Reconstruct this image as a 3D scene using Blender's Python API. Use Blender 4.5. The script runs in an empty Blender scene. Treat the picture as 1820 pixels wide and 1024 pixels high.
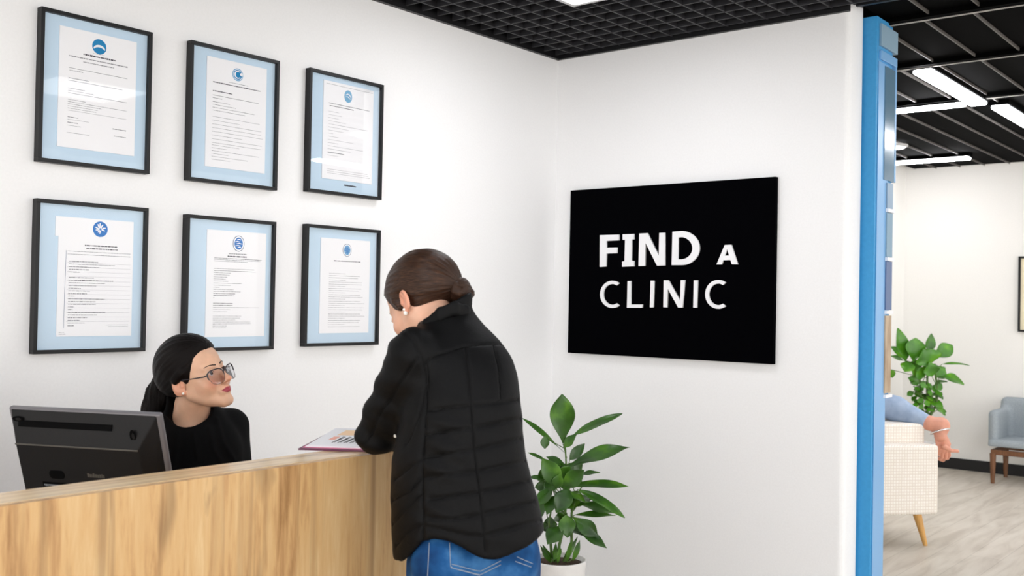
import bpy, bmesh, math, random
import numpy as np
from mathutils import Vector, Matrix
from mathutils.bvhtree import BVHTree
random.seed(7); rng = np.random.default_rng(7)
scene = bpy.context.scene
COL = scene.collection
V = lambda *a: np.array(a, dtype=float)

# ------------------------------------------------------------------ camera
FPX = 1814.763
Fw = V(0.77362516, 0.6334953, 0.01370463); Rt = V(0.6332484, -0.77372558, 0.01857926); Up = V(-0.02237349, 0.00569495, 0.99973346)
CAM = V(-4.32070474, -3.25094002, 1.45)
cd = bpy.data.cameras.new('camera'); cam = bpy.data.objects.new('camera', cd); COL.objects.link(cam)
cd.sensor_width = 36; cd.lens = FPX / 1820 * 36
m = Matrix.Identity(4)
for i in range(3):
    m[i][0] = Rt[i]; m[i][1] = Up[i]; m[i][2] = -Fw[i]; m[i][3] = CAM[i]
cam.matrix_world = m
cd.dof.use_dof = True; cd.dof.focus_distance = 3.6; cd.dof.aperture_fstop = 5.0
scene.camera = cam
def ray(x, y): return Fw + (x - 910) / FPX * Rt - (y - 512) / FPX * Up
def P(x, y, D): return CAM + ray(x, y) * D            # a point seen at a pixel, D metres deep in the room
def onp(x, y, ax, v):
    r = ray(x, y); t = (v - CAM[ax]) / r[ax]; return CAM + r * t
RH = V(0.63337, -0.77386, 0); RH /= np.linalg.norm(RH)     # horizontal right / forward
FH = V(-RH[1], RH[0], 0)
UZ = V(0, 0, 1.)

# ------------------------------------------------------------------ scene view
vs = scene.view_settings
WORLD = 2.3
vs.view_transform = 'Standard'; vs.look = 'None'; vs.gamma = 1; vs.use_curve_mapping = False; vs.exposure = 0.67

# ------------------------------------------------------------------ materials
def srgb(r, g, b):
    f = lambda c: (c / 255 / 12.92) if c / 255 <= 0.04045 else ((c / 255 + 0.055) / 1.055) ** 2.4
    return (f(r), f(g), f(b), 1)
def mat(name, col, rough=0.5, metal=0, spec=0.5, **kw):
    m = bpy.data.materials.new(name); m.use_nodes = True
    b = m.node_tree.nodes['Principled BSDF']
    b.inputs['Base Color'].default_value = srgb(*col); b.inputs['Roughness'].default_value = rough
    b.inputs['Metallic'].default_value = metal; b.inputs['Specular IOR Level'].default_value = spec
    for k, v in kw.items(): b.inputs[k.replace('_', ' ')].default_value = v
    return m
def nd(m, t, **kw):
    n = m.node_tree.nodes.new(t)
    for k, v in kw.items():
        if k in n.inputs: n.inputs[k].default_value = v
        else: setattr(n, k, v)
    return n
def lk(m, a, b): m.node_tree.links.new(a, b)
def bsdf(m): return m.node_tree.nodes['Principled BSDF']
def ramp(m, stops):
    r = nd(m, 'ShaderNodeValToRGB'); e = r.color_ramp.elements
    while len(e) > 1: e.remove(e[0])
    e[0].position = stops[0][0]; e[0].color = srgb(*stops[0][1])
    for p, c in stops[1:]:
        n = e.new(p); n.color = srgb(*c)
    return r
def noise_mat(name, stops, scale=(1, 1, 1), nscale=5, detail=4, rough=0.5, bump=0, spec=0.5, coord='Object', rot=(0, 0, 0), distort=0, **kw):
    m = mat(name, stops[0][1], rough, 0, spec, **kw)
    tc = nd(m, 'ShaderNodeTexCoord'); mp = nd(m, 'ShaderNodeMapping'); mp.inputs['Scale'].default_value = scale; mp.inputs['Rotation'].default_value = rot
    nz = nd(m, 'ShaderNodeTexNoise', Scale=nscale, Detail=detail, Distortion=distort)
    lk(m, tc.outputs[coord], mp.inputs['Vector']); lk(m, mp.outputs[0], nz.inputs['Vector'])
    r = ramp(m, stops); lk(m, nz.outputs['Fac'], r.inputs[0]); lk(m, r.outputs[0], bsdf(m).inputs['Base Color'])
    if bump:
        bp = nd(m, 'ShaderNodeBump', Strength=bump, Distance=0.002); lk(m, nz.outputs['Fac'], bp.inputs['Height']); lk(m, bp.outputs[0], bsdf(m).inputs['Normal'])
    return m
def emis(name, col, s):
    m = mat(name, col, 0.5); b = bsdf(m)
    b.inputs['Emission Color'].default_value = srgb(*col); b.inputs['Emission Strength'].default_value = s
    return m

M = {}
M['wall'] = noise_mat('wall_paint', [(0.3, (240, 240, 241)), (0.7, (243, 243, 244))], nscale=120, detail=2, rough=0.75, bump=0.15, spec=0.25)
M['wall_warm'] = noise_mat('far_wall_paint', [(0.3, (238, 236, 232)), (0.7, (242, 240, 236))], nscale=120, detail=2, rough=0.8, spec=0.2)
M['black_ceiling'] = mat('black_ceiling', (3, 3, 4), 0.9, spec=0.1)
M['grid'] = mat('grid_metal', (40, 40, 44), 0.55, spec=0.4)
M['slat'] = mat('slat_metal', (3, 3, 3), 0.9, spec=0.04)
M['slat_edge'] = mat('slat_edge', (96, 92, 88), 0.45, spec=0.4)
M['runner'] = mat('runner_metal', (175, 170, 165), 0.4, spec=0.5)
M['black_frame'] = mat('black_frame', (14, 14, 17), 0.45, spec=0.35)
M['mount'] = mat('blue_mount', (200, 222, 240), 0.7, spec=0.2)
M['paper'] = mat('white_paper', (246, 246, 249), 0.7, spec=0.2)
M['ink'] = mat('ink', (150, 150, 156), 0.8, spec=0.1)
M['ink_dark'] = mat('ink_dark', (84, 84, 92), 0.8, spec=0.1)
M['seal'] = mat('seal_blue', (48, 136, 190), 0.7, spec=0.1)
M['seal_deep'] = mat('seal_deep_blue', (38, 118, 196), 0.7, spec=0.1)
M['seal_pale'] = mat('seal_pale_blue', (128, 178, 212), 0.7, spec=0.1)
M['seal_navy'] = mat('seal_navy', (44, 78, 120), 0.7, spec=0.1)
M['sign'] = mat('sign_black', (2, 2, 4), 0.85, spec=0.02)
M['letter'] = mat('letter_white', (240, 240, 243), 0.45)
M['blue'] = noise_mat('pillar_blue', [(0.3, (44, 142, 200)), (0.7, (50, 148, 206))], nscale=60, rough=0.45)
M['blue_pale'] = mat('pillar_side_blue', (122, 174, 222), 0.3)
M['skirting'] = mat('black_skirting', (18, 18, 20), 0.5)
M['pot'] = noise_mat('white_ceramic', [(0.3, (232, 230, 228)), (0.7, (238, 236, 234))], nscale=30, rough=0.35)
M['soil'] = noise_mat('soil', [(0.3, (38, 26, 18)), (0.7, (88, 62, 42))], nscale=90, detail=6, rough=0.95, bump=1)
M['stem'] = noise_mat('plant_stem', [(0.3, (58, 92, 36)), (0.7, (92, 124, 50))], nscale=30, rough=0.5)
M['steel'] = mat('steel', (190, 190, 192), 0.3, 1)
M['lamp'] = emis('lamp_diffuser', (250, 251, 255), 5.6); M['lamp_far'] = emis('lamp_diffuser_waiting', (252, 252, 255), 18)
M['lamp_frame'] = mat('lamp_frame', (205, 205, 205), 0.4)

def leaf_mat(name, dark, mid, light):
    m = noise_mat(name, [(0.25, dark), (0.55, mid), (0.8, light)], nscale=9, detail=5, rough=0.32, spec=0.5, bump=0.25)
    bsdf(m).inputs['Transmission Weight'].default_value = 0
    bsdf(m).inputs['Subsurface Weight'].default_value = 0.0
    return m
M['leaf'] = leaf_mat('leaf_green', (22, 54, 12), (54, 100, 22), (104, 156, 40))  # darkest green deepened to paint in the shade among the leaves
M['leaf_far'] = leaf_mat('leaf_green_far', (34, 84, 12), (70, 134, 20), (118, 176, 36))

def wood_mat(name, sc, stops, rough=0.4, streak=True, planks=None):
    m = mat(name, stops[0][1], rough, 0, 0.4)
    tc = nd(m, 'ShaderNodeTexCoord'); mp = nd(m, 'ShaderNodeMapping'); mp.inputs['Scale'].default_value = sc
    lk(m, tc.outputs['Object'], mp.inputs['Vector'])
    n1 = nd(m, 'ShaderNodeTexNoise', Scale=1.0, Detail=9, Roughness=0.6, Distortion=0.7)
    n2 = nd(m, 'ShaderNodeTexNoise', Scale=6.0, Detail=6, Roughness=0.65, Distortion=0.3)
    lk(m, mp.outputs[0], n1.inputs['Vector']); lk(m, mp.outputs[0], n2.inputs['Vector'])
    mx = nd(m, 'ShaderNodeMix'); mx.inputs[0].default_value = 0.38
    lk(m, n1.outputs['Fac'], mx.inputs[2]); lk(m, n2.outputs['Fac'], mx.inputs[3])
    r = ramp(m, stops); lk(m, mx.outputs[0], r.inputs[0])
    out = r.outputs[0]
    # dark knots
    mp2 = nd(m, 'ShaderNodeMapping'); mp2.inputs['Scale'].default_value = [a * (0.9 if a > 2 else 1.6) for a in sc]
    lk(m, tc.outputs['Object'], mp2.inputs['Vector'])
    n3 = nd(m, 'ShaderNodeTexNoise', Scale=0.9, Detail=3, Roughness=0.5, Distortion=1.6); lk(m, mp2.outputs[0], n3.inputs['Vector'])
    r3 = nd(m, 'ShaderNodeMapRange'); r3.inputs[1].default_value = 0.60; r3.inputs[2].default_value = 0.80; lk(m, n3.outputs['Fac'], r3.inputs[0])
    mc = nd(m, 'ShaderNodeMix', data_type='RGBA'); lk(m, r3.outputs[0], mc.inputs[0])
    lk(m, out, mc.inputs[6]); mc.inputs[7].default_value = srgb(*[int(c * 0.62) for c in stops[1][1]])
    mp4 = nd(m, 'ShaderNodeMapping'); mp4.inputs['Scale'].default_value = [a * (3.2 if a > 2 else 0.55) for a in sc]; mp4.inputs['Location'].default_value = (3.1, 1.7, .4)
    lk(m, tc.outputs['Object'], mp4.inputs['Vector'])
    n4 = nd(m, 'ShaderNodeTexNoise', Scale=0.8, Detail=4, Roughness=0.55, Distortion=0.5); lk(m, mp4.outputs[0], n4.inputs['Vector'])
    r4 = nd(m, 'ShaderNodeMapRange'); r4.inputs[1].default_value = 0.54; r4.inputs[2].default_value = 0.74; r4.inputs[4].default_value = 0.75; lk(m, n4.outputs['Fac'], r4.inputs[0])
    md = nd(m, 'ShaderNodeMix', data_type='RGBA'); lk(m, r4.outputs[0], md.inputs[0]); lk(m, mc.outputs[2], md.inputs[6]); md.inputs[7].default_value = srgb(*[int(c * 0.80) for c in stops[1][1]])
    lk(m, md.outputs[2], bsdf(m).inputs['Base Color'])
    bp = nd(m, 'ShaderNodeBump', Strength=0.08, Distance=0.001); lk(m, n2.outputs['Fac'], bp.inputs['Height']); lk(m, bp.outputs[0], bsdf(m).inputs['Normal'])
    return m
OAK = [(0.36, (152, 112, 68)), (0.43, (184, 142, 94)), (0.49, (204, 164, 112)), (0.56, (210, 174, 124)), (0.66, (222, 194, 146))]
M['oak_front'] = wood_mat('oak_front', (11, 11, 1.0), OAK)
M['oak_top'] = wood_mat('oak_top', (1.1, 16, 10), [(0.3, (216, 178, 128)), (0.45, (230, 196, 148)), (0.6, (236, 206, 160)), (0.75, (240, 214, 172))], rough=0.22)
M['oak_leg'] = wood_mat('oak_leg', (20, 20, 3), [(0.3, (188, 136, 72)), (0.45, (206, 156, 88)), (0.6, (216, 168, 100)), (0.75, (224, 180, 116))])
M['walnut'] = wood_mat('walnut_leg', (20, 20, 3), [(0.3, (86, 54, 34)), (0.45, (112, 74, 48)), (0.6, (124, 84, 56)), (0.75, (140, 98, 66))])

def floor_mat():
    m = mat('floor_planks', (180, 170, 155), 0.42, spec=0.4)
    tc = nd(m, 'ShaderNodeTexCoord')
    br = nd(m, 'ShaderNodeTexBrick', Scale=1.0); br.offset = 0.37
    br.inputs['Brick Width'].default_value = 1.3; br.inputs['Row Height'].default_value = 0.17; br.inputs['Mortar Size'].default_value = 0.0018
    br.inputs['Color1'].default_value = srgb(206, 197, 184); br.inputs['Color2'].default_value = srgb(188, 179, 166); br.inputs['Mortar'].default_value = srgb(120, 110, 98)
    lk(m, tc.outputs['Object'], br.inputs['Vector'])
    mp = nd(m, 'ShaderNodeMapping'); mp.inputs['Scale'].default_value = (1.4, 9, 1); lk(m, tc.outputs['Object'], mp.inputs['Vector'])
    nz = nd(m, 'ShaderNodeTexNoise', Scale=1.3, Detail=7, Distortion=0.8); lk(m, mp.outputs[0], nz.inputs['Vector'])
    r = ramp(m, [(0.3, (168, 156, 142)), (0.5, (202, 193, 180)), (0.7, (218, 211, 200))]); lk(m, nz.outputs['Fac'], r.inputs[0])
    mx = nd(m, 'ShaderNodeMix', data_type='RGBA'); mx.inputs[0].default_value = 0.6
    lk(m, br.outputs['Color'], mx.inputs[6]); lk(m, r.outputs[0], mx.inputs[7]); lk(m, mx.outputs[2], bsdf(m).inputs['Base Color'])
    return m
M['floor'] = floor_mat()

def glass_mat(name, tint=(255, 255, 255), refl=1.0):
    m = bpy.data.materials.new(name); m.use_nodes = True; nt = m.node_tree; nt.nodes.clear()
    o = nt.nodes.new('ShaderNodeOutputMaterial'); t = nt.nodes.new('ShaderNodeBsdfTransparent'); g = nt.nodes.new('ShaderNodeBsdfGlossy')
    fr = nt.nodes.new('ShaderNodeFresnel'); fr.inputs[0].default_value = 1.45; mx = nt.nodes.new('ShaderNodeMixShader')
    mu = nt.nodes.new('ShaderNodeMath'); mu.operation = 'MULTIPLY'; mu.inputs[1].default_value = refl
    g.inputs['Roughness'].default_value = 0.02; t.inputs[0].default_value = srgb(*tint)
    nt.links.new(fr.outputs[0], mu.inputs[0]); nt.links.new(mu.outputs[0], mx.inputs[0]); nt.links.new(t.outputs[0], mx.inputs[1]); nt.links.new(g.outputs[0], mx.inputs[2]); nt.links.new(mx.outputs[0], o.inputs[0])
    return m
M['glass'] = glass_mat('picture_glass', refl=0.28)
M['lens'] = glass_mat('spectacle_lens', (238, 236, 240), refl=0.7)

def skin_mat(name, base, lip):
    m = mat(name, base, 0.45, spec=0.4)
    b = bsdf(m); b.inputs['Subsurface Weight'].default_value = 0.12; b.inputs['Subsurface Radius'].default_value = (0.012, 0.005, 0.003); b.inputs['Subsurface Scale'].default_value = 0.6
    at = nd(m, 'ShaderNodeAttribute', attribute_name='tint'); tc = nd(m, 'ShaderNodeTexCoord')
    sp = nd(m, 'ShaderNodeSeparateColor'); lk(m, at.outputs['Color'], sp.inputs[0])
    nz = nd(m, 'ShaderNodeTexNoise', Scale=40, Detail=4); lk(m, tc.outputs['Object'], nz.inputs['Vector'])
    r = ramp(m, [(0.35, tuple(int(c * 0.96) for c in base)), (0.65, base)]); lk(m, nz.outputs['Fac'], r.inputs[0])
    a = nd(m, 'ShaderNodeMix', data_type='RGBA'); lk(m, sp.outputs[1], a.inputs[0]); lk(m, r.outputs[0], a.inputs[6]); a.inputs[7].default_value = srgb(int(base[0] * 0.98), int(base[1] * 0.72), int(base[2] * 0.66))
    c = nd(m, 'ShaderNodeMix', data_type='RGBA'); lk(m, sp.outputs[0], c.inputs[0]); lk(m, a.outputs[2], c.inputs[6]); c.inputs[7].default_value = srgb(*lip)
    lk(m, c.outputs[2], b.inputs['Base Color'])
    return m
M['skin_a'] = skin_mat('skin_receptionist', (226, 180, 150), (166, 66, 80))
M['skin_b'] = skin_mat('skin_visitor', (226, 178, 152), (180, 92, 88))
M['skin_c'] = skin_mat('skin_seated', (214, 152, 128), (170, 96, 88))
def hair_mat(name, dark, light, spec=0.5):
    m = mat(name, dark, 0.38, spec=spec)
    at = nd(m, 'ShaderNodeAttribute', attribute_name='flow'); mp = nd(m, 'ShaderNodeMapping'); mp.inputs['Scale'].default_value = (260, 9, 1)
    lk(m, at.outputs['Vector'], mp.inputs['Vector'])
    nz = nd(m, 'ShaderNodeTexNoise', Scale=1, Detail=5, Roughness=0.7); lk(m, mp.outputs[0], nz.inputs['Vector'])
    r = ramp(m, [(0.35, dark), (0.55, tuple((a + b) // 2 for a, b in zip(dark, light))), (0.72, light)]); lk(m, nz.outputs['Fac'], r.inputs[0]); lk(m, r.outputs[0], bsdf(m).inputs['Base Color'])
    bp = nd(m, 'ShaderNodeBump', Strength=0.55, Distance=0.0025); lk(m, nz.outputs['Fac'], bp.inputs['Height']); lk(m, bp.outputs[0], bsdf(m).inputs['Normal'])
    return m
M['hair_a'] = hair_mat('hair_near_black', (6, 4, 4), (22, 13, 10), 0.12)
M['hair_b'] = hair_mat('hair_brown', (26, 15, 10), (92, 62, 42), 0.25)
M['hair_c'] = hair_mat('hair_grey', (90, 80, 70), (150, 140, 128))
M['brow'] = mat('brow_hair', (52, 36, 30), 0.7)
M['eye'] = mat('eye_white', (226, 220, 216), 0.15)
M['iris'] = mat('iris_brown', (40, 24, 16), 0.1)
M['jacket'] = noise_mat('black_padded_nylon', [(0.3, (6, 6, 7)), (0.7, (11, 11, 12))], nscale=220, detail=3, rough=0.6, spec=0.14, bump=0.25)
M['jacket_seam'] = mat('seam_thread', (8, 8, 9), 0.8, spec=0.2)
M['blouse'] = noise_mat('black_blouse', [(0.3, (4, 4, 5)), (0.7, (7, 7, 9))], nscale=160, detail=3, rough=0.8, spec=0.12)
M['trousers'] = mat('black_trousers', (14, 14, 16), 0.8)
M['denim'] = noise_mat('denim', [(0.3, (14, 48, 92)), (0.52, (26, 76, 128)), (0.75, (70, 122, 172))], nscale=14, detail=8, rough=0.8, spec=0.15, bump=0.5)
M['thread'] = mat('pale_thread', (150, 160, 172), 0.8)
M['shirt'] = noise_mat('blue_grey_shirt', [(0.3, (142, 160, 186)), (0.7, (164, 180, 202))], nscale=20, rough=0.85, spec=0.1)
M['shoe'] = mat('black_shoe', (18, 18, 18), 0.4)
M['pearl'] = mat('pearl', (240, 236, 228), 0.15, spec=0.8)
M['silver'] = mat('silver', (225, 225, 225), 0.2, 1)
M['spec_dark'] = mat('spectacle_frame_dark', (40, 34, 42), 0.25, spec=0.6)
M['spec_pale'] = mat('spectacle_rim_bronze', (118, 96, 88), 0.25, 0.4)

# ------------------------------------------------------------------ mesh helpers
def tag(o, label=None, cat=None, group=None, kind=None):
    if label: o['label'] = label
    if cat: o['category'] = cat
    if group: o['group'] = group
    if kind: o['kind'] = kind
    return o
def empty(name, loc, label, cat, group=None, rz=0):
    o = bpy.data.objects.new(name, None); COL.objects.link(o); o.location = loc; o.rotation_euler = (0, 0, rz); o.empty_display_size = 0.05
    return tag(o, label, cat, group)
def link(name, me, mats, parent=None, world=True):
    o = bpy.data.objects.new(name, me); COL.objects.link(o)
    for mm in (mats if isinstance(mats, (list, tuple)) else [mats]): me.materials.append(mm)
    if parent is not None:
        o.parent = parent
        if world: o.matrix_parent_inverse = wm(parent).inverted()
    return o
def wm(o):
    m = Matrix.LocRotScale(o.location, o.rotation_euler, o.scale)
    if o.parent: m = wm(o.parent) @ o.matrix_parent_inverse @ m
    return m
class MB:
    def __init__(s): s.v = []; s.f = []; s.mi = []; s.sm = []
    def add(s, v, f, mi=0, smooth=False):
        b = len(s.v); s.v += [tuple(map(float, a)) for a in v]; s.f += [[i + b for i in q] for q in f]; s.mi += [mi] * len(f); s.sm += [smooth] * len(f); return s
    def box(s, lo, hi, mi=0, ax=None):
        x0, y0, z0 = lo; x1, y1, z1 = hi
        v = [(x0, y0, z0), (x1, y0, z0), (x1, y1, z0), (x0, y1, z0), (x0, y0, z1), (x1, y0, z1), (x1, y1, z1), (x0, y1, z1)]
        if ax is not None:
            o, e = ax; v = [o + e[0] * a + e[1] * b + e[2] * c for a, b, c in v]
            if np.dot(np.cross(e[0], e[1]), e[2]) < 0:
                return s.add(v, [q[::-1] for q in ((0, 3, 2, 1), (4, 5, 6, 7), (0, 1, 5, 4), (1, 2, 6, 5), (2, 3, 7, 6), (3, 0, 4, 7))], mi)
        return s.add(v, [(0, 3, 2, 1), (4, 5, 6, 7), (0, 1, 5, 4), (1, 2, 6, 5), (2, 3, 7, 6), (3, 0, 4, 7)], mi)
    def tube(s, pts, r, n=10, mi=0, closed=False, cap=True, smooth=True):
        pts = [np.array(p, float) for p in pts]; N = len(pts); rr = r if hasattr(r, '__len__') else [r] * N
        rings = []; prev = None
        for i, p in enumerate(pts):
            if closed: t = pts[(i + 1) % N] - pts[i - 1]
            else: t = pts[min(i + 1, N - 1)] - pts[max(i - 1, 0)]
            t = t / (np.linalg.norm(t) + 1e-12)
            if prev is None:
                a = np.cross(t, UZ if abs(t[2]) < 0.9 else V(1, 0, 0))
            else: a = prev - t * np.dot(prev, t)
            a /= np.linalg.norm(a); prev = a; b = np.cross(t, a)
            rings.append([p + rr[i] * (a * math.cos(2 * math.pi * k / n) + b * math.sin(2 * math.pi * k / n)) for k in range(n)])
        v = [q for R_ in rings for q in R_]; f = []
        for i in range(N if closed else N - 1):
            j = (i + 1) % N
            for k in range(n): f.append((i * n + k, i * n + (k + 1) % n, j * n + (k + 1) % n, j * n + k))
        s.add(v, f, mi, smooth)
        if cap and not closed:
            s.add(rings[0], [list(range(n))[::-1]], mi); s.add(rings[-1], [list(range(n))], mi)
        return s
    def lathe(s, prof, c=(0, 0, 0), n=40, mi=0, smooth=True, ax=None):
        c = np.array(c, float); v = []; f = []
        for r, z in prof:
            for k in range(n):
                a = 2 * math.pi * k / n; q = V(r * math.cos(a), r * math.sin(a), z)
                if ax is not None: q = ax[0] * q[0] + ax[1] * q[1] + ax[2] * q[2]
                v.append(c + q)
        for i in range(len(prof) - 1):
            for k in range(n): f.append((i * n + k, i * n + (k + 1) % n, (i + 1) * n + (k + 1) % n, (i + 1) * n + k))
        s.add(v, f, mi, smooth); return s
    def prism(s, poly, origin, e1, e2, e3, t, mi=0):
        n = len(poly); v = [origin + e1 * a + e2 * b for a, b in poly] + [origin + e1 * a + e2 * b + e3 * t for a, b in poly]
        f = [list(range(n))[::-1], [i + n for i in range(n)]] + [(i, (i + 1) % n, (i + 1) % n + n, i + n) for i in range(n)]
        return s.add(v, f, mi)
    def mesh(s, name):
        me = bpy.data.meshes.new(name); me.from_pydata(s.v, [], s.f)
        me.polygons.foreach_set('material_index', s.mi); me.polygons.foreach_set('use_smooth', s.sm); me.update()
        bm = bmesh.new(); bm.from_mesh(me); bmesh.ops.recalc_face_normals(bm, faces=bm.faces); bm.to_mesh(me); bm.free()
        return me
    def build(s, name, mats, parent=None, bevel=0, seg=2, label=None, local=False):
        o = link(name, s.mesh(name), mats, parent, world=not local)
        if bevel:
            b = o.modifiers.new('bevel', 'BEVEL'); b.width = bevel; b.segments = seg; b.limit_method = 'ANGLE'; b.angle_limit = 0.6
        if label: o['label'] = label
        return o
def struct(mb, name, mats, parent=None, **kw):
    o = mb.build(name, mats, parent, **kw); o['kind'] = 'structure'; return o

# ------------------------------------------------------------------ SDF sculpting (surface nets)
def surf(fn, lo, hi, h):
    lo = np.array(lo, float); hi = np.array(hi, float)
    n = np.ceil((hi - lo) / h).astype(int) + 1
    ax = [(lo[i] + np.arange(n[i]) * h).astype(np.float32) for i in range(3)]
    X, Y, Z = np.meshgrid(*ax, indexing='ij')
    F_ = fn(X, Y, Z).astype(np.float32)
    F_[0] = F_[-1] = 1; F_[:, 0] = F_[:, -1] = 1; F_[:, :, 0] = F_[:, :, -1] = 1
    S = F_ < 0
    c = lambda A, i, j, k: A[i:A.shape[0] - 1 + i, j:A.shape[1] - 1 + j, k:A.shape[2] - 1 + k]
    cnt = sum(c(S, i, j, k).astype(np.int8) for i in (0, 1) for j in (0, 1) for k in (0, 1))
    act = (cnt > 0) & (cnt < 8); idx = -np.ones(act.shape, int); ids = np.argwhere(act); idx[act] = np.arange(len(ids))
    acc = np.zeros((len(ids), 3)); num = np.zeros(len(ids))
    corners = [(i, j, k) for i in (0, 1) for j in (0, 1) for k in (0, 1)]
    for a in corners:
        for d in range(3):
            if a[d]: continue
            b = list(a); b[d] = 1
            fa = F_[tuple((ids + a).T)]; fb = F_[tuple((ids + b).T)]; ch = (fa < 0) != (fb < 0)
            t = np.where(ch, fa / np.where(ch, fa - fb, 1), 0)
            p = np.array(a, float)[None] + np.eye(3)[d][None] * t[:, None]
            acc += p * ch[:, None]; num += ch
    vv = lo + (ids + acc / num[:, None]) * h
    faces = []
    for d in range(3):
        e = [slice(None)] * 3; e2 = [slice(None)] * 3; e[d] = slice(0, -1); e2[d] = slice(1, None)
        ch = S[tuple(e)] != S[tuple(e2)]; q = np.argwhere(ch); fl = S[tuple(e)][ch]
        u, w = [k for k in range(3) if k != d]
        ok = (q[:, u] > 0) & (q[:, w] > 0) & (q[:, u] < n[u] - 1) & (q[:, w] < n[w] - 1); q = q[ok]; fl = fl[ok]
        def g(du, dw):
            r = q.copy(); r[:, u] -= du; r[:, w] -= dw; return idx[tuple(r.T)]
        Q = np.stack([g(1, 1), g(0, 1), g(0, 0), g(1, 0)], 1)
        flip = fl if d != 1 else ~fl
        Q[~flip] = Q[~flip][:, ::-1]
        faces.append(Q)
    return vv, np.concatenate(faces)
def smin(a, b, k=0.02):
    h = np.clip(0.5 + 0.5 * (b - a) / k, 0, 1); return b * (1 - h) + a * h - k * h * (1 - h)
def smax(a, b, k=0.02): return -smin(-a, -b, k)
def ell(X, Y, Z, c, r, rotz=0, roty=0, rotx=0):
    x = X - c[0]; y = Y - c[1]; z = Z - c[2]
    if rotz: ca, sa = math.cos(rotz), math.sin(rotz); x, y = x * ca + y * sa, -x * sa + y * ca
    if roty: ca, sa = math.cos(roty), math.sin(roty); x, z = x * ca - z * sa, x * sa + z * ca
    if rotx: ca, sa = math.cos(rotx), math.sin(rotx); y, z = y * ca + z * sa, -y * sa + z * ca
    k0 = np.sqrt((x / r[0]) ** 2 + (y / r[1]) ** 2 + (z / r[2]) ** 2); k1 = np.sqrt((x / r[0] ** 2) ** 2 + (y / r[1] ** 2) ** 2 + (z / r[2] ** 2) ** 2) + 1e-9
    return k0 * (k0 - 1) / k1
def cap(X, Y, Z, a, b, ra, rb=None):
    rb = ra if rb is None else rb; a = np.array(a, float); b = np.array(b, float); d = b - a; L2 = float(d @ d) + 1e-12
    t = np.clip(((X - a[0]) * d[0] + (Y - a[1]) * d[1] + (Z - a[2]) * d[2]) / L2, 0, 1)
    return np.sqrt((X - a[0] - t * d[0]) ** 2 + (Y - a[1] - t * d[1]) ** 2 + (Z - a[2] - t * d[2]) ** 2) - (ra + (rb - ra) * t)
def chain(X, Y, Z, pts, rs, k=0.02):
    d = None
    for i in range(len(pts) - 1):
        e = cap(X, Y, Z, pts[i], pts[i + 1], rs[i], rs[i + 1]); d = e if d is None else smin(d, e, k)
    return d
def npmesh(name, v, f, attrs=None, smooth=True):
    me = bpy.data.meshes.new(name); me.from_pydata(v.tolist(), [], f.tolist()); me.update()
    if smooth: me.polygons.foreach_set('use_smooth', [True] * len(me.polygons))
    for k, a in (attrs or {}).items():
        at = me.attributes.new(k, 'FLOAT_COLOR' if a.shape[1] == 4 else 'FLOAT_VECTOR', 'POINT')
        at.data.foreach_set('color' if a.shape[1] == 4 else 'vector', a.astype(np.float32).ravel())
    return me
def vnormals(v, f):
    n = np.zeros_like(v); a = v[f[:, 0]]; c = np.cross(v[f[:, 2]] - a, v[f[:, 3]] - v[f[:, 1]])
    for k in range(4): np.add.at(n, f[:, k], c)
    return n / (np.linalg.norm(n, axis=1)[:, None] + 1e-12)
def relax(v, f, it=2, lam=0.5):
    for _ in range(it):
        s = np.zeros_like(v); c = np.zeros(len(v))
        for k in range(4):
            a = f[:, k]; b = f[:, (k + 1) % 4]; np.add.at(s, a, v[b]); np.add.at(s, b, v[a]); np.add.at(c, a, 1); np.add.at(c, b, 1)
        v = v + lam * (s / c[:, None] - v)
    return v
def vnoise(v, scale, seed=0, oct=2):
    from mathutils import noise
    o = Vector((seed * 7.3, seed * 3.1, seed * 5.7)); return np.array([noise.fractal(Vector(p) * scale + o, 1.0, 2.0, oct) for p in v.tolist()])
class Fr:                      # (o origin, sc scale) local frame: columns = x (person's right), y (face forward), z (up)
    def __init__(s, o, fwd, up=UZ, roll=0, sc=1.0):
        y = np.array(fwd, float); y /= np.linalg.norm(y); x = np.cross(y, up); x /= np.linalg.norm(x); z = np.cross(x, y)
        c, sn = math.cos(roll), math.sin(roll); x, z = c * x + sn * z, -sn * x + c * z
        s.o = np.array(o, float); s.A = np.stack([x, y, z], 1) * sc; s.sc = sc
    def w(s, p): return s.o + np.atleast_2d(p) @ s.A.T
    def p(s, *a): return s.o + s.A @ V(*a)
    def l(s, p): return (np.atleast_2d(p) - s.o) @ s.A / s.sc ** 2
def rest_on(obj, pts): pass

# ================================================================== THE ROOM
ZC = 2.75; WX1 = 0.17; WEND = -1.578
struct(MB().box((-9, -10, -0.05), (5.6, 0.15, 0)), 'floor', M['floor'])
struct(MB().box((-9, -10, 3.35), (5.6, 0.15, 3.40)), 'ceiling', M['black_ceiling'])
struct(MB().box((-9, 0, 0), (0, 0.12, 3.35)), 'wall_left', M['wall'])
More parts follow.
